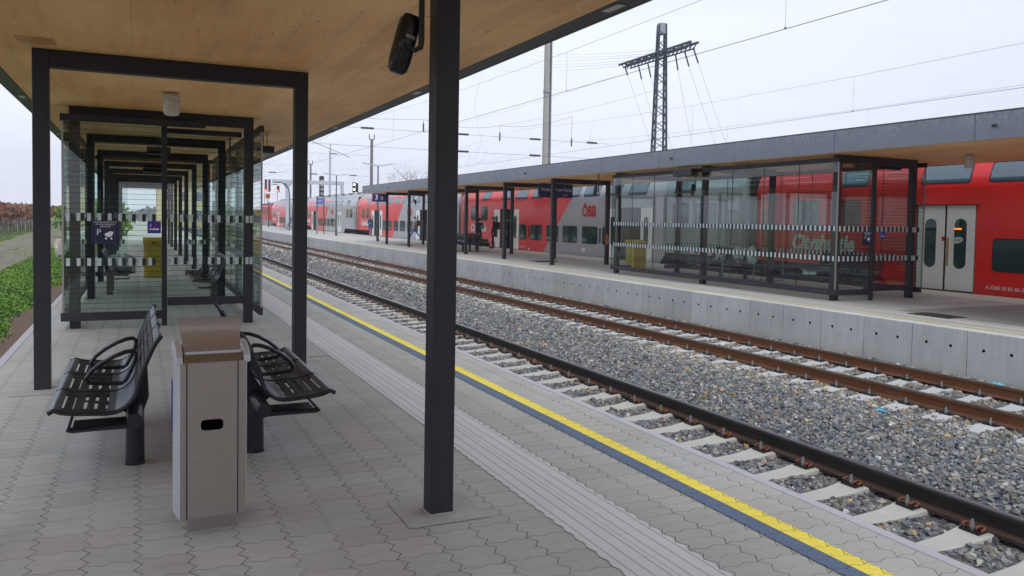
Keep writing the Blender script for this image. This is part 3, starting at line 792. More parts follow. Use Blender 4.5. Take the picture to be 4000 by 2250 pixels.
# ------------------------------------------------------------------ benches (slatted steel seats back to back)
PROF = [(-.474, .466), (-.446, .486), (-.412, .470), (-.354, .457), (-.264, .451), (-.164, .443), (-.108, .446), (-.076, .458), (-.044, .480), (-.012, .517), (.007, .551), (.026, .636), (.058, .727), (.090, .805), (.112, .855), (.140, .892), (.150, .91)]
def psamp(n=140):
    P = [Vector((a, 0, b)) for a, b in PROF]; d_ = [0]
    for i in range(1, len(P)): d_.append(d_[-1]+(P[i]-P[i-1]).length)
    T = d_[-1]; res = []
    for k_ in range(n+1):
        s_ = T*k_/n; i = max(j for j in range(len(P)) if d_[j] <= s_+1e-9); i = min(i, len(P)-2)
        f = (s_-d_[i])/(d_[i+1]-d_[i]); res.append(P[i].lerp(P[i+1], f))
    for _ in range(3): res = [res[0]]+[(res[i-1]+res[i]*2+res[i+1])/4 for i in range(1, n)]+[res[n]]
    return res, T
PS, PT = psamp()
SLAT = M('bench_slat', (.011, .014, .018), .5, 0, .08, 5, 90, 0, .3)
SHELL = M('bench_shell_sheen', (.085, .105, .14), .33, .1, .1, 3, 60, 0, .7)  # blue-grey sheen of reflected sky put into the base colour
def bench(name, label, loc, mirror=1, group=None, nseat=3, arms=(1, 2), rz=None):
    s = thing(name, label, 'bench', loc, 0 if mirror > 0 else PI, group)
    L = .63*nseat
    def sheet(i0, i1, y0, y1, th=.012, b=None, mi=0):
        b = b or MB(); pts = PS[i0:i1+1]; n = len(pts)
        nr = []
        for i in range(n):
            t = (pts[min(i+1, n-1)]-pts[max(i-1, 0)]).normalized(); nr.append(Vector((-t.z, 0, t.x)))
        top = [p_+q_*th for p_, q_ in zip(pts, nr)]; k_ = len(b.v)
        for p_ in pts: b.v.append((p_.x, y0, p_.z))
        for p_ in top: b.v.append((p_.x, y0, p_.z))
        for p_ in pts: b.v.append((p_.x, y1, p_.z))
        for p_ in top: b.v.append((p_.x, y1, p_.z))
        for i in range(n-1):
            a = k_+i; fs = [(a+n, a+n+1, a+3*n+1, a+3*n), (a+1, a, a+2*n, a+2*n+1), (a, a+1, a+n+1, a+n), (a+2*n+1, a+2*n, a+3*n, a+3*n+1)]
            b.f += fs; b.m += [mi]*4
        for e_ in (0, n-1): b.f.append((k_+e_, k_+n+e_, k_+3*n+e_, k_+2*n+e_) if e_ else (k_+e_, k_+2*n+e_, k_+3*n+e_, k_+n+e_)); b.m.append(mi)
        return b
    n = len(PS)-1
    seat_cuts = [0, .075, .145, .215, .285, .355]      # metres along the profile
    idx = lambda m_: max(0, min(n, int(round(m_/PT*n))))
    def one(seat_i):
        y0 = .022+seat_i*.63; y1 = (seat_i+1)*.63-.022
        seat = MB()
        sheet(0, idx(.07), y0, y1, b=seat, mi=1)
        for q_ in range(1, 5): sheet(idx(.068+(q_-1)*.062+.018), idx(.068+q_*.062), y0, y1, b=seat)
        for q_ in range(0, 5):       # small bridges closing part of each slit
            sheet(idx(.068+q_*.062)-1, idx(.068+q_*.062+.018)+1, y0, y0+.07, b=seat); sheet(idx(.068+q_*.062)-1, idx(.068+q_*.062+.018)+1, y1-.12, y1, b=seat)
        seat.build('seat', [SLAT, SHELL], s, smooth=True)
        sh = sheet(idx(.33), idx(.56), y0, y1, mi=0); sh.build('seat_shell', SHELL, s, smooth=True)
        bk = MB()
        a = .565; stp = (PT-.56)/6
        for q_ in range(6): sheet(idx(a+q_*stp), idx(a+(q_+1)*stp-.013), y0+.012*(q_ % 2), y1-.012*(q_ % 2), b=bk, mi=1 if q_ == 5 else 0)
        for yb in (y0+.1, y1-.14): sheet(idx(.56), n, yb, yb+.03, th=-.006, b=bk)
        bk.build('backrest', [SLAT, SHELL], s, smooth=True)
    for i in range(nseat): one(i)
    rb = MB()
    for i in range(nseat+1):
        yy_ = i*.63; pts = [(p_.x, yy_, p_.z+.003) for p_ in PS[::6]]+[(PS[-1].x, yy_, PS[-1].z+.003)]
        rb.tube(pts, .0155, 8)
    each(rb, 'frame_rib', ANTH2, s, smooth=True)
    for ai in arms:
        yy_ = ai*.63+.0
        pts = [(-.285, .515), (-.300, .545), (-.270, .590), (-.21, .640), (-.13, .686), (-.06, .712), (-.015, .716), (.005, .698), (.002, .660), (-.03, .580), (-.062, .515), (-.085, .498), (-.17, .500), (-.255, .508)]
        MB().tube([(a, yy_, b_+.01) for a, b_ in pts], .0135, 8, closed=True, sq=(1.7, 1.15)).build('armrest', BLK, s, smooth=True)
    MB().tube([(.0, -.04, .392), (.0, L+.04, .392)], .047, 18).build('beam', ANTH2, s, smooth=True)
    for yp in ((.42, L-.42) if nseat > 1 else (.3,)):
        MB().tube([(.0, yp, .0), (0, yp, .012), (.0, yp, .0121), (0, yp, .36)], [.064, .064, .060, .056], 24).build('pedestal', ANTH2, s, smooth=True)
        MB().prism([(-.30, .445), (-.12, .40), (-.05, .345), (.05, .345), (.085, .45), (.075, .66), (.045, .64), (.02, .55), (-.04, .46), (-.16, .428), (-.30, .443)], yp-.02, yp+.02, 'y').build('bracket', ANTH2, s)
    rk = MB(); 
    for yy_ in (.02, .07): rk.tube([(.03, yy_, .36), (-.34, yy_, .345), (-.37, yy_, .352)], .011, 8)
    rk.tube([(-.37, .02, .352), (-.37, L-.02, .352)], .010, 8)
    rk.box(-.35, .0, .02, .30, .336, .350); rk.box(-.35, .0, L-.30, L-.02, .336, .350)
    for yy_ in (L-.07, L-.02): rk.tube([(.03, yy_, .36), (-.34, yy_, .345), (-.37, yy_, .352)], .011, 8)
    rk.build('under_rack', ANTH2, s, smooth=True)
    return s
bn1 = bench('bench', 'black slatted metal bench left of the steel bin, facing the field', (-.017, 5.49, 0), 1, 'slatted metal benches on the platforms')
def bench_m(label, loc): 
    """mirrored copy (faces +X): rotate by pi, origin at the far end"""
    return dup(bn1, loc, label, PI)
bench_m('black slatted metal bench right of the steel bin, facing the tracks', (.757, 5.49+1.89, 0))
bench_m('slatted metal bench carrying a plastic bag inside the nearer shelter', (-.52, 18.2+1.6, 0))
dup(bn1, (1.36, 15.45, 0), 'slatted metal bench by the right-hand glass inside the nearer shelter, facing left')
dup(bn1, (14.40, 36.2, Z2), 'slatted far platform bench facing the rusty rails, one of a back-to-back pair')
bench_m('slatted far platform bench facing the train, one of a back-to-back pair', (15.18, 36.2+1.89, Z2))
dup(bn1, (15.75, 17.6, Z2), 'slatted bench inside the far glass shelter with plastic-wrapped parts on it')
dup(bn1, (15.75, 13.4, Z2), 'slatted bench inside the far glass shelter, nearer the open end')

# ------------------------------------------------------------------ litter bin
def bin_(label, loc, rz=0):
    s = thing('litter_bin', label, 'litter bin', loc, rz)
    hw, dp, z0, z1 = .164, .40, .08, .905
    pl = [(-hw, 0), (hw, 0)] + [(hw+.024*math.sin(PI*k_/8), dp*k_/8) for k_ in range(1, 8)] + [(hw, dp), (-hw, dp)] + [(-hw-.024*math.sin(PI*k_/8), dp*k_/8) for k_ in range(7, 0, -1)]
    b = MB()
    n = len(pl); b.v = [(x, y, z0) for x, y in pl]+[(x, y, z1) for x, y in pl]
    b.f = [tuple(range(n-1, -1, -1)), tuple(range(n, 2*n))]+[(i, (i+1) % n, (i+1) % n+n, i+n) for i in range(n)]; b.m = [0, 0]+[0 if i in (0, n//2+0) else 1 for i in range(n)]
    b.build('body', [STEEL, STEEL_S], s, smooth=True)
    # door panel with slot opening
    bm = bmesh.new(); rect = [(-.128, z0+.004), (.118, z0+.004), (.118, z1-.006), (-.128, z1-.006)]
    rv = [bm.verts.new((x, -.006, z)) for x, z in rect]; ed = [bm.edges.new((rv[i], rv[(i+1) % 4])) for i in range(4)]
    sl = []
    for k_ in range(24):
        a = 2*PI*k_/24; c_, s_ = math.cos(a), math.sin(a)
        sl.append(bm.verts.new((-.008+.056*math.copysign(abs(c_)**.38, c_), -.006, .574+.029*math.copysign(abs(s_)**.55, s_))))
    ed += [bm.edges.new((sl[i], sl[(i+1) % 24])) for i in range(24)]
    bmesh.ops.triangle_fill(bm, edges=ed, use_beauty=True, normal=(0, -1, 0))
    for f in list(bm.faces):
        c_ = f.calc_center_median()
        if abs(c_.x+.008) < .05 and abs(c_.z-.574) < .022: bm.faces.remove(f)
    for i in range(4):
        a, b_ = rv[i], rv[(i+1) % 4]; bm.faces.new([a, b_, bm.verts.new((b_.co.x, -.0005, b_.co.z)), bm.verts.new((a.co.x, -.0005, a.co.z))])
    bmesh.ops.recalc_face_normals(bm, faces=bm.faces)
    me = bpy.data.meshes.new('door'); bm.to_mesh(me); bm.free(); me.materials.append(STEEL)
    o = bpy.data.objects.new('door', me); COL.objects.link(o); o.parent = s
    MB().box(-.07, .055, -.0045, -.001, .538, .61).build('slot', SLOT_SHADE, o)  # black plate, the shade inside the opening put into its colour
    gv = MB(); gv.box(-.134, -.130, -.0035, -.0002, z0, z1); gv.box(.120, .124, -.0035, -.0002, z0, z1); gv.build('door_gap', BLK, o)
    pb = MB().box(-.126, .126, .05, dp-.05, 0, z0+.001); pb.box(-.086, -.082, .046, .0501, 0, z0); pb.box(.082, .086, .046, .0501, 0, z0); pb.build('plinth', STEEL, s)
    # hood: sloping collar, rounded side cheeks, curved flap leaning back
    MB().prism([(0.0, z1), (.02, .945), (dp-.02, .945), (dp, z1)], -hw+.018, hw-.018, 'x').build('collar', M('bin_collar', (.20, .15, .11), .4, .6, .1), s)
    for sg in (-1, 1):
        ck = [(.0, .895)] + [(dp/2-.21*math.cos(a), .905+.085*math.sin(a)) for a in [PI*q_/10 for q_ in range(1, 10)]] + [(dp, .895)]
        x0_, x1_ = sorted((sg*(hw-.014), sg*(hw+.022)))
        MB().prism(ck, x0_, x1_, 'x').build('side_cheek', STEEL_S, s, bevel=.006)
    fl = [(.045, .938), (.040, .962), (.075, 1.0), (.10, 1.045), (.108, 1.09), (.100, 1.128)]
    f_ = MB(); n = len(fl); 
    for sx in (-.138, .138):
        for y, z in fl: f_.v.append((sx*(1+.17*(z-.94)/.19)-.012*(z-.94)/.19, y, z))
    for sx in (-.138, .138):
        for y, z in fl: f_.v.append((sx*(1+.17*(z-.94)/.19)-.012*(z-.94)/.19, y+.006, z+.001))
    for i in range(n-1): f_.f += [(i, i+n, i+n+1, i+1), (2*n+i, 2*n+i+1, 3*n+i+1, 3*n+i), (i, i+1, 2*n+i+1, 2*n+i), (n+i, 3*n+i, 3*n+i+1, n+i+1)]; f_.m += [0]*4
    f_.f.append((n-1, 2*n-1, 4*n-1, 3*n-1)); f_.m.append(0)
    fo = f_.build('hood_flap', STEEL, s, smooth=True)
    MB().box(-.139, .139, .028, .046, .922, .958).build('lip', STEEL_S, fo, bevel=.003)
    return s
bn = bin_('tall brushed stainless steel litter bin with a curved raised hood between two benches', (.362, 4.47, 0), R(1.0))
MB().box(-.192, -.188, .2, .27, .50, .78).build('blue_sticker', M('blue_sticker', (.02, .03, .3), .5), bn)
dup(bn, (14.6, 38.9, Z2), 'litter bin behind the pair of benches on the far platform', R(80))

# ------------------------------------------------------------------ ceiling lamps, loudspeakers, display boxes
def ceil_lamp(label, loc):
    s = thing('ceiling_lamp', label, 'lamp', loc, 0, 'white ceiling lamps under the canopies')
    MB().box(-.045, .045, -.02, .02, -.02, -.001).build('mount', LAMPW, s)
    MB().tube([(0, 0, -.021), (0, 0, -.05), (0, 0, -.0501), (0, 0, -.105)], [.085, .108, .112, .108], 28).build('housing', LAMPW, s, smooth=True)
    r_ = [.092, .093, .090, .083, .06]; b = MB(); N = 32; zz = [-.106, -.18, -.255, -.275, -.287]
    for j, (rr, z) in enumerate(zip(r_, zz)):
        for k_ in range(N): q_ = rr*(1+(.035 if (k_ % 4) < 2 else -.02)*(j < 3)); a = 2*PI*k_/N; b.v.append((q_*math.cos(a), q_*math.sin(a), z))
    for j in range(4):
        for k_ in range(N): b.f.append((j*N+(k_+1) % N, j*N+k_, (j+1)*N+k_, (j+1)*N+(k_+1) % N)); b.m.append(0)
    b.f.append(tuple(4*N+k_ for k_ in range(N))[::-1]); b.m.append(0)
    b.build('lamp_glass', M('frosted_lamp_glass', (.62, .60, .56), .25, 0, .03), s, smooth=True)
    return s
cl1 = ceil_lamp('white ribbed ceiling lamp hanging in front of the nearer glass shelter', (.385, 10.966, 3.186))
dup(cl1, (15.50, 11.117, 3.186), 'white ribbed ceiling lamp under the far canopy above the red carriage')
def speaker(label, loc, rz, group='loudspeakers hung under the canopies'):
    """origin at the soffit; pole down, capsule-shaped body tilted"""
    s = thing('loudspeaker', label, 'loudspeaker', loc, rz, group)
    MB().tube([(0, 0, -.002), (0, 0, -.012), (0, 0, -.0121), (0, 0, -.52), (0, .01, -.56), (-.03, .03, -.58)], [.05, .05, .017, .017, .017, .013], 12).build('pole', BLK, s, smooth=True)
    bd = MB(); N = 8
    prof = [(-.145, .036, .028), (-.125, .058, .045), (-.08, .062, .058), (.0, .062, .062), (.09, .062, .060), (.13, .058, .05), (.158, .042, .032)]
    for z, hx, hy in prof:
        for k_ in range(20):
            a = 2*PI*k_/20; c_, s_ = math.cos(a), math.sin(a); bd.v.append((hx*math.copysign(abs(c_)**.6, c_), hy*math.copysign(abs(s_)**.6, s_), z*1.25))
    for j in range(len(prof)-1):
        for k_ in range(20): bd.f.append((j*20+k_, j*20+(k_+1) % 20, (j+1)*20+(k_+1) % 20, (j+1)*20+k_)); bd.m.append(0)
    bd.f += [tuple(range(19, -1, -1)), tuple((len(prof)-1)*20+k_ for k_ in range(20))]; bd.m += [0, 0]
    o = bd.build('speaker_body', BLK, s, smooth=True); o.location = (-.075, .085, -.545); o.rotation_euler = (R(8), R(12), R(10)); o.scale = (.92, .92, .88)
    MB().box(-.030, .030, -.0665, -.060, .045, .065).build('type_plate', M('type_plate', (.25, .25, .2), .5), o)
    MB().tube([(-.035, -.050, -.005), (-.035, -.075, -.005)], .026, 14).build('knob', ANTH2, o, smooth=True)
    gr = MB(); gr.box(-.004, .0, -.066, -.0615, -.15, .0); gr.build('groove', RIM, o)
    MB().tube([(.07, -.01, -.01), (.02, -.07, -.01), (-.03, -.078, -.01)], .012, 8).build('bracket', BLK, o)
    return s
sp1 = speaker('black loudspeaker hanging on a pole from the near canopy beside the near post', (1.425, 4.30, 3.186), R(0))
dup(sp1, (1.66, 16.9, 3.186), 'black loudspeaker at the right-hand frame inside the nearer shelter', R(200))
dup(sp1, (13.45, 22.4, 3.186), 'black loudspeaker at the canopy post beside the left end of the far shelter', R(40))
dup(sp1, (14.9, 19.3, 3.186), 'black loudspeaker seen through the glass of the far shelter', R(60))
dup(sp1, (13.9, 38.6, 3.186), 'black loudspeaker above the person in the navy jacket', R(20))
dup(sp1, (15.2, 47.0, 3.186), 'black loudspeaker beside the 3 B platform sign', R(200))
def dbox(label, loc, sz, cat='display box'):
    s = thing('display_box', label, cat, loc, 0); x, y, z = sz
    MB().box(-x/2, x/2, -y/2, y/2, -z, 0).build('casing', BLK, s, bevel=.01)
    MB().box(-x/2+.015, x/2-.015, -y/2-.004, -y/2-.0005, -z+.015, -.015).build('screen', M('dark_screen', (.004, .004, .005), .15), s)
    g_ = 3.184-loc[2]
    for a in (-1, 1): MB().box(-.006, .006, a*y*.3-.006, a*y*.3+.006, 0.001, g_).build('hanger', ANTH, s)
    return s
dbox('black box hanging at the edge of the far canopy above the glass shelter', (12.98+.22, 17.55, 3.10), (.22, .80, .19))
dbox('smaller black box behind the glass high in the far shelter', (13.75, 15.9, 2.98), (.20, .65, .13))
dbox('black box hanging outside the right glass of the nearer shelter', (2.14, 15.5, 2.93), (.22, .8, .13))
dbox('black display box hanging in the middle of the nearer shelter', (.37, 17.0, 2.955), (.42, .18, .14))
dbox('black display box hanging beyond the nearer shelter', (.37, 22.9, 2.93), (.5, .18, .2))
# ------------------------------------------------------------------ signs
def sign_stroller(label, loc, w_, h_):
    s = thing('notice_sign', label, 'sign', loc, 0, 'pram parking notices on the shelters')
    MB().box(0, w_, -.004, 0, -h_, 0).build('plate', NAVY, s, bevel=.0015)
    k_ = w_/.37
    for i, tx in enumerate(('KINDERWAGEN BITTE', 'IM WARTEBEREICH', 'ABSTELLEN')): text(tx, .030*k_, SIGNW, s, (w_/2, -.0055, -.028*k_-i*.031*k_), (R(90), 0, 0), align='CENTER', depth=.002)
    text('P', .125*k_, SIGNW, s, (w_*.27, -.0055, -.175*k_), (R(90), 0, 0), align='CENTER', depth=.002)
    pr = MB(); cx, cz = w_*.62, -.215*k_
    pr.prism([(cx-.055*k_, cz+.02*k_)]+[(cx+.055*k_*math.cos(a), cz+.02*k_+.05*k_*math.sin(a)) for a in [PI+PI*q_/10 for q_ in range(1, 11)]]+[(cx+.07*k_, cz+.045*k_), (cx+.03*k_, cz+.06*k_)], -.0075, -.0045, 'y')
    for a in (-.035, .035): pr.tube([(cx+a*k_, -.006, cz-.05*k_), (cx+a*k_, -.0055, cz-.05*k_)], .016*k_, 12)
    pr.build('pram_symbol', SIGNW, s)
    fr_ = MB(); a, b_, c_, d_ = w_*.16, w_*.84, -.11*k_, -h_+.02
    for q_ in ((a, b_, c_, c_+.003), (a, b_, d_, d_+.003), (a, a+.003, d_, c_), (b_-.003, b_, d_, c_)): fr_.box(q_[0], q_[1], -.0055, -.0045, q_[2], q_[3])
    fr_.build('frame_line', M('grey_line', (.15, .16, .3), .5), s)
    return s
sign_stroller('dark blue notice with white P and pram on the left glass of the nearer shelter', (-.60, 12.905, 1.565), .36, .335)
sign_stroller('dark blue notice with white P and pram on the end glass of the far shelter', (14.08, 12.475, 1.55), .27, .29)
def sign_smoke(label, loc, w_, back=NAVY, slash=True):
    s = thing('no_smoking_sign', label, 'sign', loc, 0, 'no smoking stickers')
    MB().box(0, w_, -.004, 0, -w_, 0).build('plate', M('smoking_sign_blue', (.03, .025, .32), .45), s)
    b = MB(); b.box(w_*.15, w_*.85, -.006, -.0045, -w_*.72, -w_*.60); b.tube([(w_*.2, -.0052, -w_*.5), (w_*.26, -.0052, -w_*.35), (w_*.2, -.0052, -w_*.22)], w_*.025, 6); b.build('cigarette', SIGNW, s)
    if slash: MB().bar((0.01, -.0075, -w_+.01), (w_-.01, -.0075, -.01), w_*.06, w_*.05).build('slash', REDP, s)
    return s
sign_smoke('violet-blue no smoking sticker with red slash on the nearer shelter', (.13, 12.905, 1.565), .18)
sign_smoke('violet no smoking sticker on the end glass of the far shelter', (14.60, 12.475, 1.56), .15, slash=False)
s = thing('station_sign', 'dark blue hanging station name sign reading Hadersdorf am Kamp', 'station sign', (14.80, 29.25, 3.17))
MB().box(0, 1.45, 0, .16, -.56, 0).build('panel', NAVYB, s, bevel=.004)
MB().box(1.452, 1.53, 0, .16, -.56, 0).build('end_cap', ANTH2, s)
text('Hadersdorf am Kamp', .21, SIGNW, s, (.08, -.003, -.24), (R(90), 0, 0), sx=.76)
text('B 1-4', .12, SIGNW, s, (1.08, -.003, -.46), (R(90), 0, 0), sx=.8)
s = thing('platform_sign', 'dark blue platform sign reading 3 B at the far end of the far canopy', 'platform sign', (12.66, 47.0, 3.09))
MB().box(0, .87, 0, .08, -.49, 0).build('panel', NAVYB, s, bevel=.004)
text('3', .42, SIGNW, s, (.14, -.003, -.24), (R(90), 0, 0), sx=1.0); text('B', .28, SIGNW, s, (.50, -.003, -.28), (R(90), 0, 0))
s = thing('station_sign', 'pale blue station name board on two thin posts left of the lamp post', 'station sign', (14.62, 73.4, Z2))
MB().box(0, .70, -.03, .03, 2.68, 3.28).build('board', M('faded_blue_board', (.13, .16, .42), .5), s)
for x in (.02, .64): MB().box(x, x+.07, -.035, .035, 0, 3.28).build('post', ANTH, s)
text('Hadersdorf', .12, SIGNW, s, (.05, -.033, 3.0), (R(90), 0, 0), sx=.8, depth=.002)
# ------------------------------------------------------------------ grit boxes, barrier, wrapped parts, rubbish
def ybox(label, loc, w_, d_, h_):
    s = thing('grit_box', label, 'grit box', loc, 0, 'yellow grit boxes')
    b = MB(); b.prism([(0.0, 0), (0, h_*.84), (d_, h_*.84), (d_, 0)], 0, w_, 'x'); b.build('body', YELBOX, s, bevel=.015)
    MB().prism([(-.02, h_*.845), (-.02, h_*.90), (d_*.5, h_), (d_+.02, h_*.98), (d_+.02, h_*.845)], -.02, w_+.02, 'x').build('lid', YELBOX, s, bevel=.012)
    MB().box(w_*.4, w_*.6, -.035, -.021, h_*.86, h_*.89).build('handle', BLK, s)
    return s
ybox('yellow grit box seen through the nearer shelter beyond its far end', (.14, 22.85, 0), .50, .45, 1.05)
ybox('yellow grit box behind the left end of the far glass shelter', (15.45, 23.3, Z2), .52, .5, 1.0)
PLAS = M('crumpled_plastic', (.52, .58, .60), .3, 0, .5, 6, 30, 0, .8)
def crumple(name, label, loc, r_, sc, m=PLAS, cat='plastic bag', seed=1):
    rr = random.Random(seed); b = MB().sphere((0, 0, 0), r_, 14, 9, sc)
    b.v = [tuple(Vector(v)*(1+rr.uniform(-.22, .22))) for v in b.v]; mn_ = min(v[2] for v in b.v); b.v = [(v[0], v[1], v[2]-mn_) for v in b.v]
    o = b.build(name, m, loc=loc); tag(o, label, cat); return o
crumple('plastic_bag', 'crumpled pale plastic bag on the left bench in the nearer shelter', (-.30, 18.35, .47), .24, (1.0, .9, .75), seed=3)
crumple('wrapped_part', 'pale plastic-wrapped part in the middle of the far shelter bench', (15.55, 18.1, Z2+.48), .17, (.7, 1.0, 1.3), seed=4, cat='wrapped part')
crumple('wrapped_part', 'pale plastic-wrapped part on the far shelter bench, nearest the red and white tape', (15.55, 17.55, Z2+.48), .17, (.7, 1.0, 1.3), seed=5, cat='wrapped part')
crumple('wrapped_part', 'low pale plastic-wrapped part on the far shelter bench, nearest the yellow box', (15.6, 18.9, Z2+.48), .15, (.7, 1.2, 1.1), seed=6, cat='wrapped part')
s = thing('barrier', 'metal barrier with red and white tape seen through the far shelter', 'barrier', (14.9, 18.0, Z2))
for i, (x, y) in enumerate(((0, 0), (.78, -.40), (1.5, -.78))): MB().tube([(x, y, 0), (x, y, 1.0)], .02, 8).build('post', GALV, s)
b = MB(); b.tube([(0, 0, .45), (1.5, -.78, .45)], .014, 8); b.tube([(0, 0, .05), (1.5, -.78, .05)], .014, 8); b.build('rail', GALV, s)
TAPE = []
b = MB()
for k_ in range(16):
    f0, f1 = k_/16, (k_+1)/16
    p0 = Vector((-.9+1.7*f0, .5-.9*f0, .84-.16*4*f0*(1-f0)+.16*f0)); p1 = Vector((-.9+1.7*f1, .5-.9*f1, .84-.16*4*f1*(1-f1)+.16*f1))
    b.bar(p0, p1, .004, .05, mi=k_ % 2)
b.build('tape', [REDP, WHT], s)
s2 = bpy.data.objects
b = MB().tube([(0, 0, 0), (0, 0, .3)], [.06, .09], 12); o = b.build('orange_hook', ORANGE, None, loc=(15.86, 25.6, .75)); 
bpy.data.objects.remove(o)
o = MB().tube([(0, 0, 0), (-.04, 0, .1), (-.05, 0, .25), (-.01, 0, .40), (.03, 0, .25), (.03, 0, .1)], .022, 8, closed=True).build('rope_loop', ORANGE, loc=(15.80, 25.60, .80), smooth=True); tag(o, 'orange rope loop tied to the canopy post left of the far shelter', 'rope')
BLUEP = M('blue_plastic', (.05, .45, .65), .3, 0, .3, 20, 60, 0, .7)
crumple('plastic_wrapper', 'turquoise crumpled plastic wrapper lying against the far platform wall', (11.62, 7.75, -.72), .075, (1, 1.5, .6), BLUEP, 'litter', 8)
crumple('plastic_wrapper', 'white and red wrapper by the foot of the wall beyond the rusty rail', (11.55, 11.2, -.72), .055, (1, 1.4, .6), M('pinkish_wrapper', (.5, .2, .2), .5), 'litter', 9)
o = MB().tube([(0, 0, 0), (.02, .1, .006), (.03, .36, .0)], .02, 10).build('plastic_bottle', M('clear_bottle', (.35, .5, .62), .2), loc=(10.3, 12.8, -.735), smooth=True); tag(o, 'pale blue plastic bottle lying between the rusty rails', 'bottle')
crumple('plastic_wrapper', 'small pale blue scrap on the ballast beside the rusty track', (8.75, 7.35, -.74), .05, (1, 1.6, .4), BLUEP, 'litter', 11)
# ------------------------------------------------------------------ double-deck train
def train_paint():
    m, t, b, o = mnodes('train_livery'); c, x, y, z = coords(t)
    tt = y*-1.0; line = (z-.1)*1.06 + 11.55
    red = tt.lt(line); top = z.gt(3.42)
    n1 = noise(t, c.outputs['Object'], .7, 4, .6); n2 = noise(t, c.outputs['Object'], 5, 4, .6)
    f = (n1-.5)*.22 + (n2-.5)*.10 + 1.0
    dirt = ((z*-1.0 + .35)*1.1 + (n2-.5)*.6).clamp()
    cc = mixc(t, red, (.40, .41, .445), (.82, .011, .008)); cc = mixc(t, top, cc, (.27, .27, .29))
    cc = mixc(t, dirt*.25, scalec(t, cc, f), (.16, .10, .08))
    # panel seams
    sm = ((tt/2.63).frac()-.5).abs().gt(.4988); cc = mixc(t, (sm*z.lt(2.6))*.35, cc, (.1, .03, .03))
    t.links.new(cc, b.inputs['Base Color']); b.inputs['Roughness'].default_value = .32; b.inputs['Specular IOR Level'].default_value = .5
    b.inputs['Coat Weight'].default_value = .4; b.inputs['Coat Roughness'].default_value = .12
    bump(t, b, noise(t, c.outputs['Object'], 1.3, 2), .06, .05); return m
LIV = train_paint(); GANG = M('gangway_rubber', (.012, .012, .014), .7, 0, .1); LOUV = M('louvre_red', (.22, .01, .01), .5); LOUG = M('louvre_grey', (.16, .165, .17), .5)
WARM = EM('doorway_lamp', (1, .75, .4), 6)
CW = 2.82; CLEN = 26.3
PRO = [(0.0, 2.70), (.025, 2.85), (.085, 3.05), (.19, 3.28), (.33, 3.50), (.54, 3.72), (.84, 3.90), (1.14, 4.0), (1.41, 4.03)]
def xo(z): return float(np.interp(z, [p_[1] for p_ in PRO], [p_[0] for p_ in PRO])) if z > 2.7 else 0.0
DOORS = (6.08, 7.76), (18.54, 20.22)
def win_mesh(b, t0, t1, z0, z1, r_, eps, mi=0):
    zs = [z0 + r_*(1-math.cos(PI/2*k_/4)) for k_ in range(4)] + [z0+r_+(z1-z0-2*r_)*k_/3 for k_ in range(4)] + [z1 - r_*(1-math.cos(PI/2*k_/4)) for k_ in (3, 2, 1, 0)]
    k0 = len(b.v)
    for z in zs:
        d_ = max(0, r_-(z-z0), r_-(z1-z)); ins = r_-math.sqrt(max(0, r_*r_-d_*d_)); xx = xo(z)-eps
        b.v += [(xx, -(t0+ins), z), (xx, -(t1-ins), z)]
    n = len(zs)
    for i in range(n-1): a = k0+i*2; b.f.append((a, a+2, a+3, a+1)); b.m.append(mi)
    # thickness: edge band back to the body
    k1 = len(b.v); rim = [k0+2*i for i in range(n)]+[k0+2*i+1 for i in reversed(range(n))]
    for i in rim: v = b.v[i]; b.v.append((v[0]+eps+.01, v[1], v[2]))
    L = len(rim)
    for i in range(L): j = (i+1) % L; b.f.append((rim[j], rim[i], k1+i, k1+j)); b.m.append(mi)
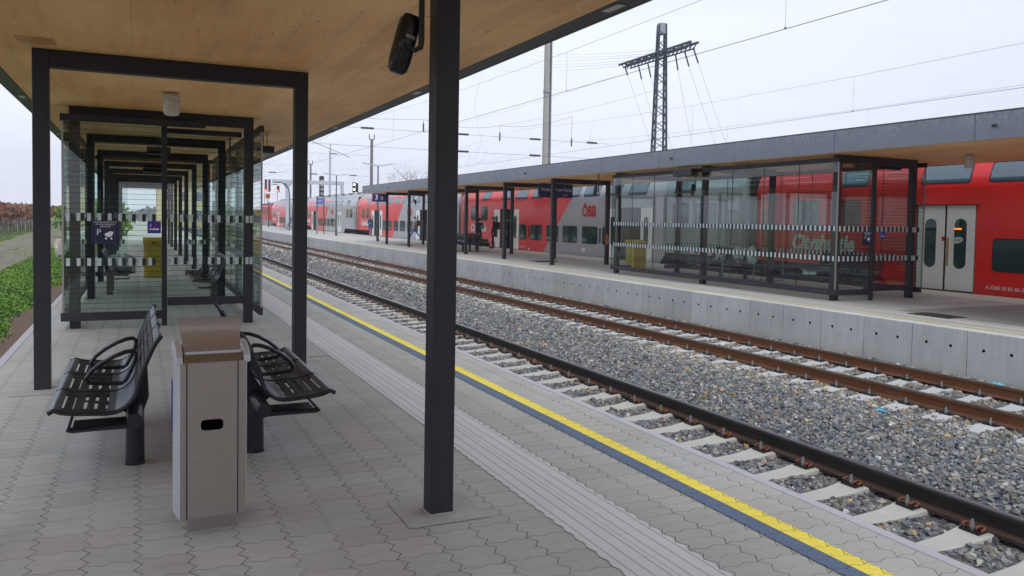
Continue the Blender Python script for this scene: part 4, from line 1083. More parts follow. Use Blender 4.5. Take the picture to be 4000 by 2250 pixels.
def car(label, red_end, doors_open):
    c = thing('train_carriage', label, 'train carriage', (18.70, red_end, 0), 0, 'carriages of the double-deck train')
    b = MB(); zb = lambda t: .50 if t <= 4.35 else (-.42 if t >= 5.1 else .50-.92*(t-4.35)/.75)
    zbt = lambda t: zb(t) if t < CLEN/2 else zb(CLEN-t)
    cuts = [0, 4.35, 5.1, 6.08, 7.76, 13.15, 18.54, 20.22, 21.2, 21.95, 26.3]
    for t0, t1 in zip(cuts, cuts[1:]):
        if (t0, t1) in DOORS:
            for q0, q1 in ((zbt(t0), .08), (2.25, 2.70)): b.quad((0, -t0, q0), (0, -t0, q1), (0, -t1, q1), (0, -t1, q0))
        else: b.quad((0, -t0, zbt(t0)), (0, -t0, 2.70), (0, -t1, 2.70), (0, -t1, zbt(t1)))
    n = len(PRO); k_ = len(b.v); pr = PRO + [(CW-x, z) for x, z in reversed(PRO[:-1])]
    for t in (0, CLEN): b.v += [(x, -t, z) for x, z in pr]
    N = len(pr)
    for i in range(N-1): b.f.append((k_+i, k_+i+1, k_+N+i+1, k_+N+i)); b.m.append(0)
    b.quad((CW, 0, -.42), (CW, -CLEN, -.42), (CW, -CLEN, 2.7), (CW, 0, 2.7))
    for t, rev in ((0, False), (CLEN, True)):
        f = [(0, -t, .5)]+[(x, -t, z) for x, z in pr]+[(CW, -t, .5)]; k2 = len(b.v); b.v += f; idx = tuple(range(k2, k2+len(f))); b.f.append(idx if not rev else idx[::-1]); b.m.append(0)
    b.build('body', LIV, c, smooth=True)
    # vestibules behind the door openings
    for di, (t0, t1) in enumerate(DOORS):
        v = MB(); v.quad((1.3, -t0, .08), (1.3, -t1, .08), (1.3, -t1, 2.25), (1.3, -t0, 2.25)); v.quad((0, -t0, .08), (1.3, -t0, .08), (1.3, -t0, 2.25), (0, -t0, 2.25)); v.quad((0, -t1, .08), (1.3, -t1, .08), (1.3, -t1, 2.25), (0, -t1, 2.25))
        v.quad((0, -t0, .08), (0, -t1, .08), (1.3, -t1, .08), (1.3, -t0, .08)); v.quad((0, -t0, 2.25), (0, -t1, 2.25), (1.3, -t1, 2.25), (1.3, -t0, 2.25))
        ve = v.build('vestibule', DARKIN, c)
        if doors_open[di]: MB().sphere((.9, -(t0+t1)/2+.35, 2.0), .05, 8, 6).build('door_lamp', WARM, ve)
        w_ = (t1-t0)/2
        for sgn in (-1, 1):
            op = doors_open[di]
            ct = (t0+t1)/2 + sgn*(w_/2 + (w_ if op else 0)); x0_ = -.045 if op else .012
            lf = MB(); 
            ww = w_/2-(.012 if op else .034) - (0 if not op else .02)
            lf.box(x0_, x0_+.035, -ct-ww, -ct+ww, .085, 2.24)
            lo = lf.build('door_leaf', DOORP, c, bevel=.004)
            wm = MB(); k3 = len(wm.v)
            win_mesh(wm, ct-.165+.0, ct+.165, .64, 1.90, .155, .003-x0_); wm.build('door_window', WIN, lo)
            MB().box(x0_-.012, x0_-.001, -ct+ww-.075, -ct+ww-.025, .70, 1.42).build('grab_strip', M('ochre_strip', (.42, .24, .05), .5), lo) if (red_end < 25 and sgn > 0 and not op) else None
        if not doors_open[di]: MB().box(.030, .04, -(t0+t1)/2-.03, -(t0+t1)/2+.03, .08, 2.24).build('door_seal', RIM, c)
        MB().box(-.03, .0, -t1-.1, -t0+.1, 2.245, 2.27).build('door_gutter', LOUV if di == 0 else LOUG, c)
        MB().box(-.08, .0, -t1, -t0, .03, .075).build('step', UNDER, c)
    lows = [(8.2, 9.5), (9.95, 11.3), (11.8, 13.1), (13.5, 14.95), (15.4, 16.8), (17.2, 18.05)]
    smalls = [(1.65, 2.7), (3.25, 4.25), (22.35, 23.4), (23.75, 24.95)]
    ups = [(3.35, 4.45), (6.15, 7.55), (8.02, 9.5), (10.0, 11.4), (11.85, 13.2), (13.7, 15.05), (15.45, 16.85), (17.3, 18.6), (19.2, 20.55), (22.4, 23.5)]
    for lst, z0, z1, r_ in ((lows, .63, 1.435, .10), (smalls, 1.59, 2.42, .10), (ups, 2.785, 3.30, .07)):
        for t0, t1 in lst:
            rb = MB(); win_mesh(rb, t0, t1, z0, z1, r_, .004); w_ = rb.build('window', RIM, c, smooth=True)
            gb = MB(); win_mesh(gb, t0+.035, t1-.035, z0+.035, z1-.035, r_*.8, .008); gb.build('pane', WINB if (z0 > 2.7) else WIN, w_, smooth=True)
            if z0 < 1: MB().box(-.0115, -.0085, -t1+.05, -t0-.05, z1-.26, z1-.245).build('opening_bar', RIM, w_)
    lv = MB()
    for t0, t1, z0, z1 in ((.30, .75, .62, 2.2), (.45, 1.0, 2.5, 2.68), (25.55, 26.1, .62, 2.2), (25.3, 25.9, 2.45, 2.68)):
        nn = int((z1-z0)/.05)
        for q_ in range(nn): lv.box(-.008, -.001, -t1, -t0, z0+q_*.05, z0+q_*.05+.028, mi=0 if t0 < 10 else 1)
    lv.build('louvres', [LOUV, LOUG], c)
    # underframe, bogies, wheels
    uf = MB(); uf.box(.06, CW-.12, -CLEN+4.6, -4.6, -.5, -.1); uf.box(.15, CW-.15, -4.5, -.1, .30, .49); uf.box(.15, CW-.15, -CLEN+.1, -CLEN+4.5, .30, .49); uf.build('underframe', UNDER, c)
    for tc_ in (2.4, CLEN-2.4):
        bg_ = MB().box(.25, .42, -tc_-1.7, -tc_+1.7, -.12, .12); bg_.box(.42, CW-.42, -tc_-.3, -tc_+.3, -.2, .1); bo = bg_.build('bogie_frame', UNDER, c, bevel=.02)
        for q_ in (-1.25, 1.25):
            wb = MB().tube([(.44, -tc_+q_, -.09), (.56, -tc_+q_, -.09)], .455, 24); wb.tube([(.40, -tc_+q_, -.09), (.44, -tc_+q_, -.09)], .12, 12); wb.build('wheel', UNDER, bo, smooth=True)
            MB().box(.20, .30, -tc_+q_-.14, -tc_+q_+.14, -.18, .08).build('axle_box', UNDER, bo)
    MB().box(.25, CW-.25, .0, .60, .45, 3.55).build('gangway', GANG, c)
    rot = (R(90), 0, R(-90))
    text('Cityshuttle', .62, WHT, c, (-.006, -1.62, 1.13), rot, shear=.18, bold=.028, sx=.88)
    text('ÖBB', .66, REDP, c, (-.006, -15.37, 2.10), rot, bold=.03, sx=.98)
    text('A-ÖBB 50 81 86-33 012-3', .125, WHT, c, (-.006, -8.06, .235), rot, sx=1.0)
    MB().box(-.006, -.001, -9.95, -9.72, .12, .2).build('white_plate', WHT, c); MB().box(-.006, -.001, -15.7, -15.4, .25, .42).build('white_plate', WHT, c)
    MB().box(-.006, -.001, -17.08, -16.93, .70, 1.36).build('blue_strip', NAVY, c)
    MB().box(-.006, -.001, -9.84, -9.70, .78, 1.34).build('dark_strip', GANG, c)
    rg = MB()
    for t0 in np.arange(3, 24, 3.4): rg.box(.9, 1.9, -t0-.6, -t0+.6, 4.0, 4.07)
    rg.build('roof_vents', LOUG, c)
    return c
car0 = car('nearest red double-deck carriage with closed white doors behind the glass shelter', 20.92, (False, False))
car1 = car('second carriage with open doors, red diagonally meeting grey, behind the station name sign', 47.93, (True, True))
car2 = car('third carriage with open doors behind the person in the dark blue coat', 74.74, (True, True))
car3 = car('fourth carriage behind the name board, its grey door closed and red door open', 101.6, (True, False))
car4 = car('farthest visible carriage next to the locomotive, small red body between the signals and the gantry', 128.4, (False, False))
# details on the nearest door
MB().box(.007, .010, -6.97+.0-.04+.10, -6.97+.10+.04, 1.33, 1.44).build('door_button', REDP, car0)
ov = MB(); N = 24; cy = -(20.92-13.64); ov.v = [(.0005, cy+.145*math.cos(2*PI*k_/N), 1.36+.08*math.sin(2*PI*k_/N)+.02*math.cos(2*PI*k_/N)*-1) for k_ in range(N)]; ov.f = [tuple(range(N))]; ov.m = [0]; ov.build('oval_sticker', WHT, car0)
text('VOR', .10, M('green_letters', (.05, .22, .12), .5), car0, (-.002, cy+.105, 1.36), (R(90), 0, R(-90)))
b = MB()
for k_ in range(14): b.box(.0, .004, cy+.10-k_*.015, cy+.10-k_*.015+.010, 1.622+(k_*7 % 3)*.006, 1.668-(k_*5 % 2)*.01)
b.build('orange_display', EM('led_orange', (1, .28, .02), 1.2), car0)
# locomotive
lo = thing('locomotive', 'pale red electric locomotive with grey lower side at the far end of the train', 'locomotive', (18.75, 129.3, 0))
LRED = M('loco_red', (.55, .035, .03), .45); LGRY = M('loco_grey', (.33, .32, .32), .5)
b = MB().prism([(0, .9), (0, 3.0), (.35, 3.35), (2.45, 3.35), (2.8, 3.0), (2.8, .9)], 0.8, 18.0, 'y'); b.build('body', LRED, lo)
MB().box(-.01, 2.81, .6, 18.2, .0, .9).build('skirt', LGRY, lo); MB().box(.1, 2.7, .5, 18.3, -.5, 0).build('underframe', UNDER, lo)
b = MB().box(.5, 2.3, 2, 16, 3.35, 3.6); b.build('roof_gear', M('loco_roof', (.05, .06, .12), .6), lo)
for k_ in range(5): MB().box(-.012, -.002, 3+k_*2.6, 4.6+k_*2.6, 2.0, 2.7).build('side_grille', LOUV, lo)
for k_ in range(4):
    y = (2.5, 5.0, 13.0, 15.5)[k_]; MB().tube([(.3, y, -.05), (.45, y, -.05)], .5, 18).build('wheel', UNDER, lo)

# ------------------------------------------------------------------ overhead line masts, wires
def mast(name, label, x, y, top, w0, w1, m, cat='mast', kind=0, base=-1.2):
    s = thing(name, label, cat, (x, y, 0))
    if kind == 0:
        b = MB(); n = 8
        b.tube([(0, 0, base), (0, 0, top)], [w0/2*1.08, w1/2*1.08], 8); b.build('shaft', m, s)
    else:
        b = MB()
        for sx in (-1, 1):
            b.v += []; b.bar((sx*w0/2, 0, base), (sx*w1/2, 0, top), .05, .12)
        z = 0; k_ = 0
        while z < top-.4:
            f = z/top; wd = (w0*(1-f)+w1*f)/2; b.bar((-wd*(1 if k_ % 2 else -1), 0, z), (wd*(1 if k_ % 2 else -1), 0, z+.5), .04, .02); z += .5; k_ += 1
        b.build('shaft', m, s)
    return s
MCON = M('mast_concrete', (.36, .355, .34), .85, 0, .12, 1, 30); MBRN = M('mast_brown_steel', (.17, .155, .16), .7, 0, .15, 1, 30)
mm = mast('catenary_mast', 'tall pale concrete overhead-line mast with a cable ladder, behind the second carriage', 23.0, 44.75, 13.2, .42, .34, MCON)
b = MB(); b.bar((.20, -.12, -1), (.17, -.10, 13.0), .06, .10); b.bar((.27, -.14, 4), (.24, -.12, 13.0), .012, .03)
for k_ in range(46): b.box(.19, .29, -.16, -.10, 4+k_*.2, 4+k_*.2+.04)
b.build('cable_ladder', GALVD, mm); MB().tube([(0, 0, 9.55), (0, 0, 9.7)], .235, 10).build('clamp', GALV, mm)
def mhead(s, top):
    b = MB(); b.bar((-.28, 0, top-.05), (.28, 0, top-.05), .07, .07)
    for a in (-.26, .26): b.tube([(a, 0, top-.02), (a, 0, top+.5)], .045, 8)
    b.build('mast_head', PORC, s)
m2 = mast('catenary_mast', 'brown steel overhead-line mast with forked head, left of the double-armed lamp post', 21.9, 81.8, 9.7, .34, .26, MBRN); mhead(m2, 9.7)
m3 = mast('catenary_mast', 'pale grey overhead-line mast with a cantilever arm, behind the fourth carriage', 21.9, 101.6, 9.9, .28, .24, GREYP)
b = MB().bar((-4.4, -1, 11.6), (2.6, .3, 9.2), .05, .05); b.bar((-.0, 0, 9.0), (0, 0, 10.8), .06, .06); b.build('cantilever', PORC, m3)
m4 = mast('catenary_mast', 'brown steel overhead-line mast with forked head, right beside the near canopy post', 21.8, 113.6, 8.9, .30, .22, MBRN); mhead(m4, 8.9)
# lattice tower
tw = thing('lattice_tower', 'tall steel lattice tower with a long crossarm of hanging insulators', 'lattice tower', (25.0, 35.55, 0))
def tw_w(z): return .25+.030*(12-z)   # half diagonal
leg = MB(); corner = [(1, 0), (0, 1), (-1, 0), (0, -1)]
c45 = [(math.cos(R(25+90*k_)), math.sin(R(25+90*k_))) for k_ in range(4)]
for cx, cy_ in c45: leg.bar((cx*tw_w(-1), cy_*tw_w(-1), -1.2), (cx*tw_w(12), cy_*tw_w(12), 12.05), .085, .085)
each(leg, 'leg', GALVD, tw)
br_ = MB(); z = 0.; k_ = 0
while z < 11.6:
    st = .42
    for q_ in range(4):
        a, b2 = c45[q_], c45[(q_+1) % 4]
        if k_ % 2: a, b2 = b2, a
        br_.bar((a[0]*tw_w(z), a[1]*tw_w(z), z), (b2[0]*tw_w(z+st), b2[1]*tw_w(z+st), z+st), .055, .03)
    z += st; k_ += 1
br_.build('bracing', GALVD, tw)
hd = MB(); w_ = tw_w(12)
for q_ in range(4):
    a, b2 = c45[q_], c45[(q_+1) % 4]; hd.quad((a[0]*w_*1.12, a[1]*w_*1.12, 11.55), (b2[0]*w_*1.12, b2[1]*w_*1.12, 11.55), (b2[0]*w_*1.12, b2[1]*w_*1.12, 12.1), (a[0]*w_*1.12, a[1]*w_*1.12, 12.1))
hd.add([(c_[0]*w_*1.12, c_[1]*w_*1.12, 12.1) for c_ in c45], [(0, 1, 2, 3)]); hd.build('head_plates', GALV, tw)
ar = MB()
for dx in (-.22, .22):
    ar.bar((dx, 3.75, 10.55), (dx, -2.8, 10.62), .09, .10); ar.bar((dx, 3.3, 10.32), (dx, -2.5, 10.38), .06, .06)
yq = -2.7; k_ = 0
while yq < 3.4: ar.bar((-.22 if k_ % 2 else .22, yq, 10.6), (.22 if k_ % 2 else -.22, yq+.35, 10.6), .05, .04); ar.bar((-.22, yq, 10.35), (-.22, yq+.35, 10.6), .04, .04); ar.bar((.22, yq+.35, 10.35), (.22, yq, 10.6), .04, .04); yq += .35; k_ += 1
ar.build('crossarm', GALVD, tw)
INS = [((25, 39.03, 10.46), (25.6, 39.68, 10.10), (31, 44.92, 6.95)), ((25, 37.68, 10.3), (25.6, 38.23, 9.66), (31, 44.88, 8.67)), ((25, 36.79, 10.3), (25.6, 37.33, 9.63), (31, 42.58, 6.44)),
       ((25, 34.31, 10.3), (25.6, 34.88, 9.63), (31, 40.55, 6.42)), ((25, 33.54, 10.3), (25.6, 33.95, 9.66), (31, 38.31, 6.37)), ((25, 32.83, 10.31), (25.6, 33.2, 9.71), (31, 37.37, 6.35))]
def ins_str(p, q_, n=9, r_=.07):
    p, q_ = Vector(p), Vector(q_); pts = []; rr = []
    for k_ in range(n*2+1): pts.append(p.lerp(q_, k_/(n*2))); rr.append(r_ if k_ % 2 else r_*.5)
    return pts, rr
for i, (a, b2, c_) in enumerate(INS):
    o_ = Vector((25.0, 35.55, 0)); pts, rr = ins_str(Vector(a)-o_, Vector(b2)-o_, 8, .05)
    MB().tube(pts, rr, 8).build('insulator', PORC, tw)
WMAT = M('overhead_wire', (.15, .16, .18), .5, .2, .05); WDK = M('dark_overhead_wire', (.07, .075, .085), .5, .2, .05)
def wire(label, pts, r_=.012, m=WMAT, group=None, name='overhead_wire'):
    p0 = Vector(pts[0]); o = MB().tube([Vector(p_)-p0 for p_ in pts], r_, 5).build(name, m, loc=p0, smooth=True)
    return tag(o, label, 'wire', group)
def sagp(a, b2, sag, n=8): a, b2 = Vector(a), Vector(b2); return [a.lerp(b2, k_/n)-Vector((0, 0, sag*4*(k_/n)*(1-k_/n))) for k_ in range(n+1)]
for i, (a, b2, c_) in enumerate(INS):
    d_ = (Vector(c_)-Vector(b2)); e_ = Vector(c_)+d_*.9
    wire('down-lead wire from the %s insulator of the lattice tower counted from the left' % ('first', 'second', 'third', 'fourth', 'fifth', 'sixth')[i], sagp(b2, e_, .12), .0065, group='down-lead wires of the lattice tower')
hz = [((25, 36.0, 10.80), (60, 126.2, 31.0)), ((25, 36.1, 10.66), (60, 126.1, 30.4)), ((25, 37.4, 10.72), (60, 132.3, 30.8)), ((25, 37.95, 10.62), (60, 132.3, 30.2)), ((25, 38.7, 10.58), (60, 139, 30.7)), ((25, 39.55, 10.56), (60, 141.1, 30.1))]
for i, (a, b2) in enumerate(hz):
    aa = Vector(a); bb2 = Vector(b2); far = aa+(bb2-aa)*.97
    wire('nearly level wire running left from the lattice tower, number %s from the top' % ('one', 'two', 'three', 'four', 'five', 'six')[i], sagp(a, far, .5), .008, group='level wires from the lattice tower')
def catenary(label, x, zc, zm, y0, y1, ph, sp=48.0, dr=7.9, mc=WDK, rc=.0065, rm=.0045):
    s = thing('catenary', label, 'overhead line', (x, 0, 0))
    MB().tube([(0, y0, zc), (0, y1, zc)], rc, 5).build('contact_wire', mc, s)
    y = ph; pts = []; dd = MB()
    while y < y1:
        for k_ in range(9):
            f = k_/8; pts.append((0, y+sp*f, zm-1.0*4*f*(1-f)*.6))
        for k_ in range(1, 6):
            f = k_/6; zt_ = zm-2.4*f*(1-f)
            dd.tube([(0, y+sp*f, zc), (0, y+sp*f, zt_)], .004, 4)
            dd.box(-.008, .008, y+sp*f-.02, y+sp*f+.02, zc-.0, zc+.03); 
        y += sp
    pts = [p_ for p_ in pts if p_[1] > y0]
    MB().tube(pts, rm, 5).build('messenger_wire', WMAT, s); dd.build('droppers', WMAT, s)
    return s
catenary('overhead line above the rusty track', 10.35, 5.12, 6.75, 2, 200, -5.0)
catenary('overhead line above the train', 20.15, 5.22, 6.9, 2, 220, -5.6)
catenary('overhead line above the nearer dark-railed track', 5.43, 5.15, 6.75, 14, 200, -5.0)
catenary('farthest overhead line, behind the train', 24.9, 5.3, 6.7, 2, 200, -2.0)
def crossspan(label, Y, zs, x0, x1, ins, top=None):
    s = thing('cross_span', label, 'overhead line', (0, Y, 0))
    b = MB()
    for z in zs: b.tube([(x0, 0, z), (x1, 0, z-.02)], .008, 5)
    b.build('span_wires', WDK, s)
    k_ = MB()
    for x, z in ins:
        pts, rr = ins_str((x-.35, 0, z), (x+.35, 0, z), 5, .075); k_.tube(pts, rr, 8)
    each(k_, 'insulator', PORC, s)
    if top:
        for pl in top: MB().tube(sagp((pl[0], 0, pl[1]), (pl[2], 0, pl[3]), .25), .008, 5).build('head_span', WDK, s)
        dv = MB()
        for x, z0, z1 in ((18.65, 6.98, 6.15), (14.1, 6.98, 6.38), (23.3, 7.85, 6.1)):
            dv.tube([(x, 0, z0), (x, 0, z1)], .01, 5); pts, rr = ins_str((x, 0, z1-.02), (x, 0, z1+.45), 5, .055); dv.tube(pts, rr, 8)
        each(dv, 'hanger', PORC, s, groups=lambda c: round(c.x, 0))
    return s
crossspan('cross-span wires with insulators stretched over the tracks beside the tall concrete mast', 42.0, (6.37, 5.42), 3.5, 26, ((16.4, 6.37), (20.9, 6.36), (24.7, 6.36), (16.4, 5.42), (20.9, 5.42), (11.0, 6.37)), top=((3.5, 7.2, 14.1, 7.03), (14.1, 7.03, 18.65, 6.98), (18.65, 6.98, 23.3, 7.85)))
crossspan('distant cross-span wires stretched over the tracks by the forked brown mast', 81.8, (8.0, 5.9), 1.5, 22, ((12, 5.9), (16, 5.9), (20, 5.9), (12, 8), (18, 8)))
crossspan('farthest cross-span wires, above the signals', 113.6, (8.6, 5.9), 1.5, 22, ((12, 5.9), (17, 5.9), (20, 5.9)))
def smooth_path(P, n=6):
    P = [Vector(p_) for p_ in P]; r_ = []
    for i in range(len(P)-1):
        a, b_, c_, d_ = P[max(i-1, 0)], P[i], P[i+1], P[min(i+2, len(P)-1)]
        for k_ in range(n):
            t = k_/n; r_.append(.5*((2*b_)+(c_-a)*t+(2*a-5*b_+4*c_-d_)*t*t+(3*b_-a-3*c_+d_)*t**3))
    return r_+[P[-1]]
wire('thin looping wire hanging in the sky right of the near post', smooth_path([(20.15, 48.2, 11.1), (20.15, 49.4, 9.6), (20.15, 49.4, 8.6), (20.15, 48.16, 6.57), (20.15, 47.4, 6.1), (20.15, 47.9, 5.6), (20.15, 48.9, 5.3), (20.15, 49.2, 5.9), (20.15, 48.3, 6.5)]), .006)
wire('slack wire from the lattice tower crossarm to the left', sagp((25, 39.0, 10.1), (20.2, 85, 9.9), .9), .006)
wire('slack wire from mid height of the lattice tower to the left', sagp((25, 35.9, 8.7), (18.65, 42, 7.0), .15), .006)

# ------------------------------------------------------------------ lamp posts, signals, portal
def lamp_post(label, loc, top):
    s = thing('lamp_post', label, 'street lamp', loc, 0, 'double-armed lamp posts on the far platform')
    b = MB().tube([(0, 0, 0), (0, 0, .5), (0, 0, .501), (0, 0, top)], [.085, .085, .06, .045], 12); b.build('pole', M('lamp_post_paint', (.07, .09, .105), .5), s, smooth=True)
    for sx in (-1, 1):
        MB().prism([(0, 0), (0, .05), (.25, .09), (1.08, .20), (1.10, .17), (.45, .04)], -.09, .09, 'y').build('lamp_head', GREYP, s, loc=(0, 0, top-.03)).scale = (sx, 1, 1)
    MB().box(.02, .12, -.05, .05, 0, .16).build('cable_box', ANTH, s)
    return s
lp = lamp_post('double-armed lamp post standing in front of the fourth carriage', (15.2, 68.0, Z2), 5.10)
dup(lp, (14.75, 53.4, Z2), 'double-armed lamp post rising behind the end of the far canopy')
po = thing('lamp_post', 'thin dark lamp post with a long pale arm, beyond the grey portal', 'street lamp', (15.91, 111.5, Z2))
MB().tube([(0, 0, 0), (0, 0, 3.4)], .07, 8).build('pole', ANTH, po); MB().box(-.3, 2.2, -.05, .05, 3.3, 3.42).build('arm', GREYP, po)
po = thing('portal', 'pale grey steel portal with a curved downpipe at the far end of the platform', 'portal', (14.95, 91.0, Z2))
MB().box(-.17, .17, -.17, .17, 0, 5.2).build('column', GREYP, po); MB().prism([(-.17, 4.6), (-.45, 5.16), (.45, 5.16), (.17, 4.6)], -.12, .12, 'y').build('haunch', GREYP, po)
MB().box(-1.6, 6.2, -.2, .2, 5.16, 5.56).build('crossbeam', GREYP, po)
MB().box(5.9, 6.2, -.17, .17, 0, 5.16).build('column', GREYP, po)
MB().tube([(-1.5, -.22, 5.2), (-.7, -.22, 5.22), (-.2, -.22, 5.0), (.12, -.22, 4.5), (.22, -.22, 3.9), (.22, -.22, 0.0)], .05, 8).build('downpipe', ANTH, po, smooth=True)
bk = thing('bicycle', 'dark bicycle leaning by the grey portal column', 'bicycle', (14.35, 90.5, Z2)); bk.scale = (.82, .82, .82)
for y in (-.0, .95): MB().tube([(y, .32*math.cos(2*PI*k_/18), .33+.32*math.sin(2*PI*k_/18)) if False else (y+.32*math.cos(2*PI*k_/18), 0, .33+.32*math.sin(2*PI*k_/18)) for k_ in range(18)], .022, 6, closed=True).build('wheel', BLK, bk)
b = MB()
for p_, q_ in (((0, 0, .33), (.38, 0, .36)), ((.38, 0, .36), (.28, 0, .85)), ((.0, 0, .33), (.30, 0, .75)), ((.30, 0, .75), (.82, 0, .78)), ((.38, 0, .36), (.82, 0, .72)), ((.95, 0, .33), (.80, 0, .95))): b.tube([p_, q_], .02, 6)
b.build('frame', BLK, bk); MB().box(.2, .38, -.07, .07, .85, .9).build('saddle', BLK, bk); MB().box(.76, .84, -.25, .25, .94, .98).build('handlebar', BLK, bk)
LR = EM('signal_red_light', (1, .06, .02), 9); LW = EM('signal_white_light', (1, 1, .8), 3.5); LG = EM('signal_green_light', (.02, .9, .6), 3)
SBR = M('signal_board', (.10, .012, .02), .6)
def signal(label, loc, heads, boards, post):
    s = thing('railway_signal', label, 'railway signal', loc, 0)
    if post: MB().tube([(0, 0, post[0]), (0, 0, post[1])], .08, 8).build('post', GREYP, s)
    for i, (x0, x1, z0, z1) in enumerate(boards): 
        MB().box(x0, x1, -.12, .1, z0, z1).build('head', SBR if boards is not WB else BLK, s)
    for x, z, r_, m in heads:
        q_ = MB().tube([(x, -.13, z), (x, -.16, z)], r_, 14).build('lamp', m, s); 
        MB().tube([(x, -.12, z), (x, -.30, z)], r_*1.35, 14, cap=False).build('hood', BLK, s)
    return s
WB = [(-.13, .17, -.05, 1.1), (.25, .52, -.02, 1.02)]
signal('twin-board signal with a glowing red light beside the nearer shelter', (20.66, 150.0, 0), [(.19, 6.08, .16, LR)], [(0, .42, 5.9, 8.13), (.62, 1.02, 5.9, 8.13)], (-1, 5.9))
signal('small signal with a glowing red light, right of the twin-board signal', (22.9, 150.0, 0), [(.0, 6.10, .15, LR)], [(-.12, .35, 5.9, 7.0)], (-1, 5.9))
signal('signal with a green light at the edge of the nearer shelter', (20.02, 150.0, 0), [(.05, 6.83, .14, LG)], [(-.1, .25, 6.3, 6.6)], (-1, 6.6))
signal('dark signal with two bright white lights above the fourth carriage roof', (22.9, 93.4, 4.6), [(.02, .83, .12, LW), (.02, .28, .12, LW)], WB, (-5, .0))
s = thing('signal_screen', 'orange-framed box screen below the twin-board red signal', 'signal box', (20.76, 149.5, 4.65))
MB().box(0, .79, 0, .3, 0, .93).build('frame', M('orange_frame', (.85, .30, .03), .5), s, bevel=.03); MB().box(.12, .70, -.02, -.001, .15, .8).build('screen', M('brown_screen', (.12, .05, .03), .4), s)
MB().tube([(.4, .15, -5.5), (.4, .15, 0)], .07, 8).build('post', ANTH, s)
s = thing('railway_signal', 'dark signal board with ring lamps beside the near canopy post', 'railway signal', (20.5, 100.0, 0))
MB().box(-.25, .30, -.1, .1, 4.1, 6.6).build('head', BLK, s)
for k_ in range(4): MB().tube([(.05+.13*math.cos(2*PI*q_/12), -.13, 4.45+.52*k_+.13*math.sin(2*PI*q_/12)) for q_ in range(12)], .035, 6, closed=True).build('ring', WHT, s)
MB().tube([(0, .0, -1), (0, 0, 4.1)], .08, 8).build('post', GREYP, s)
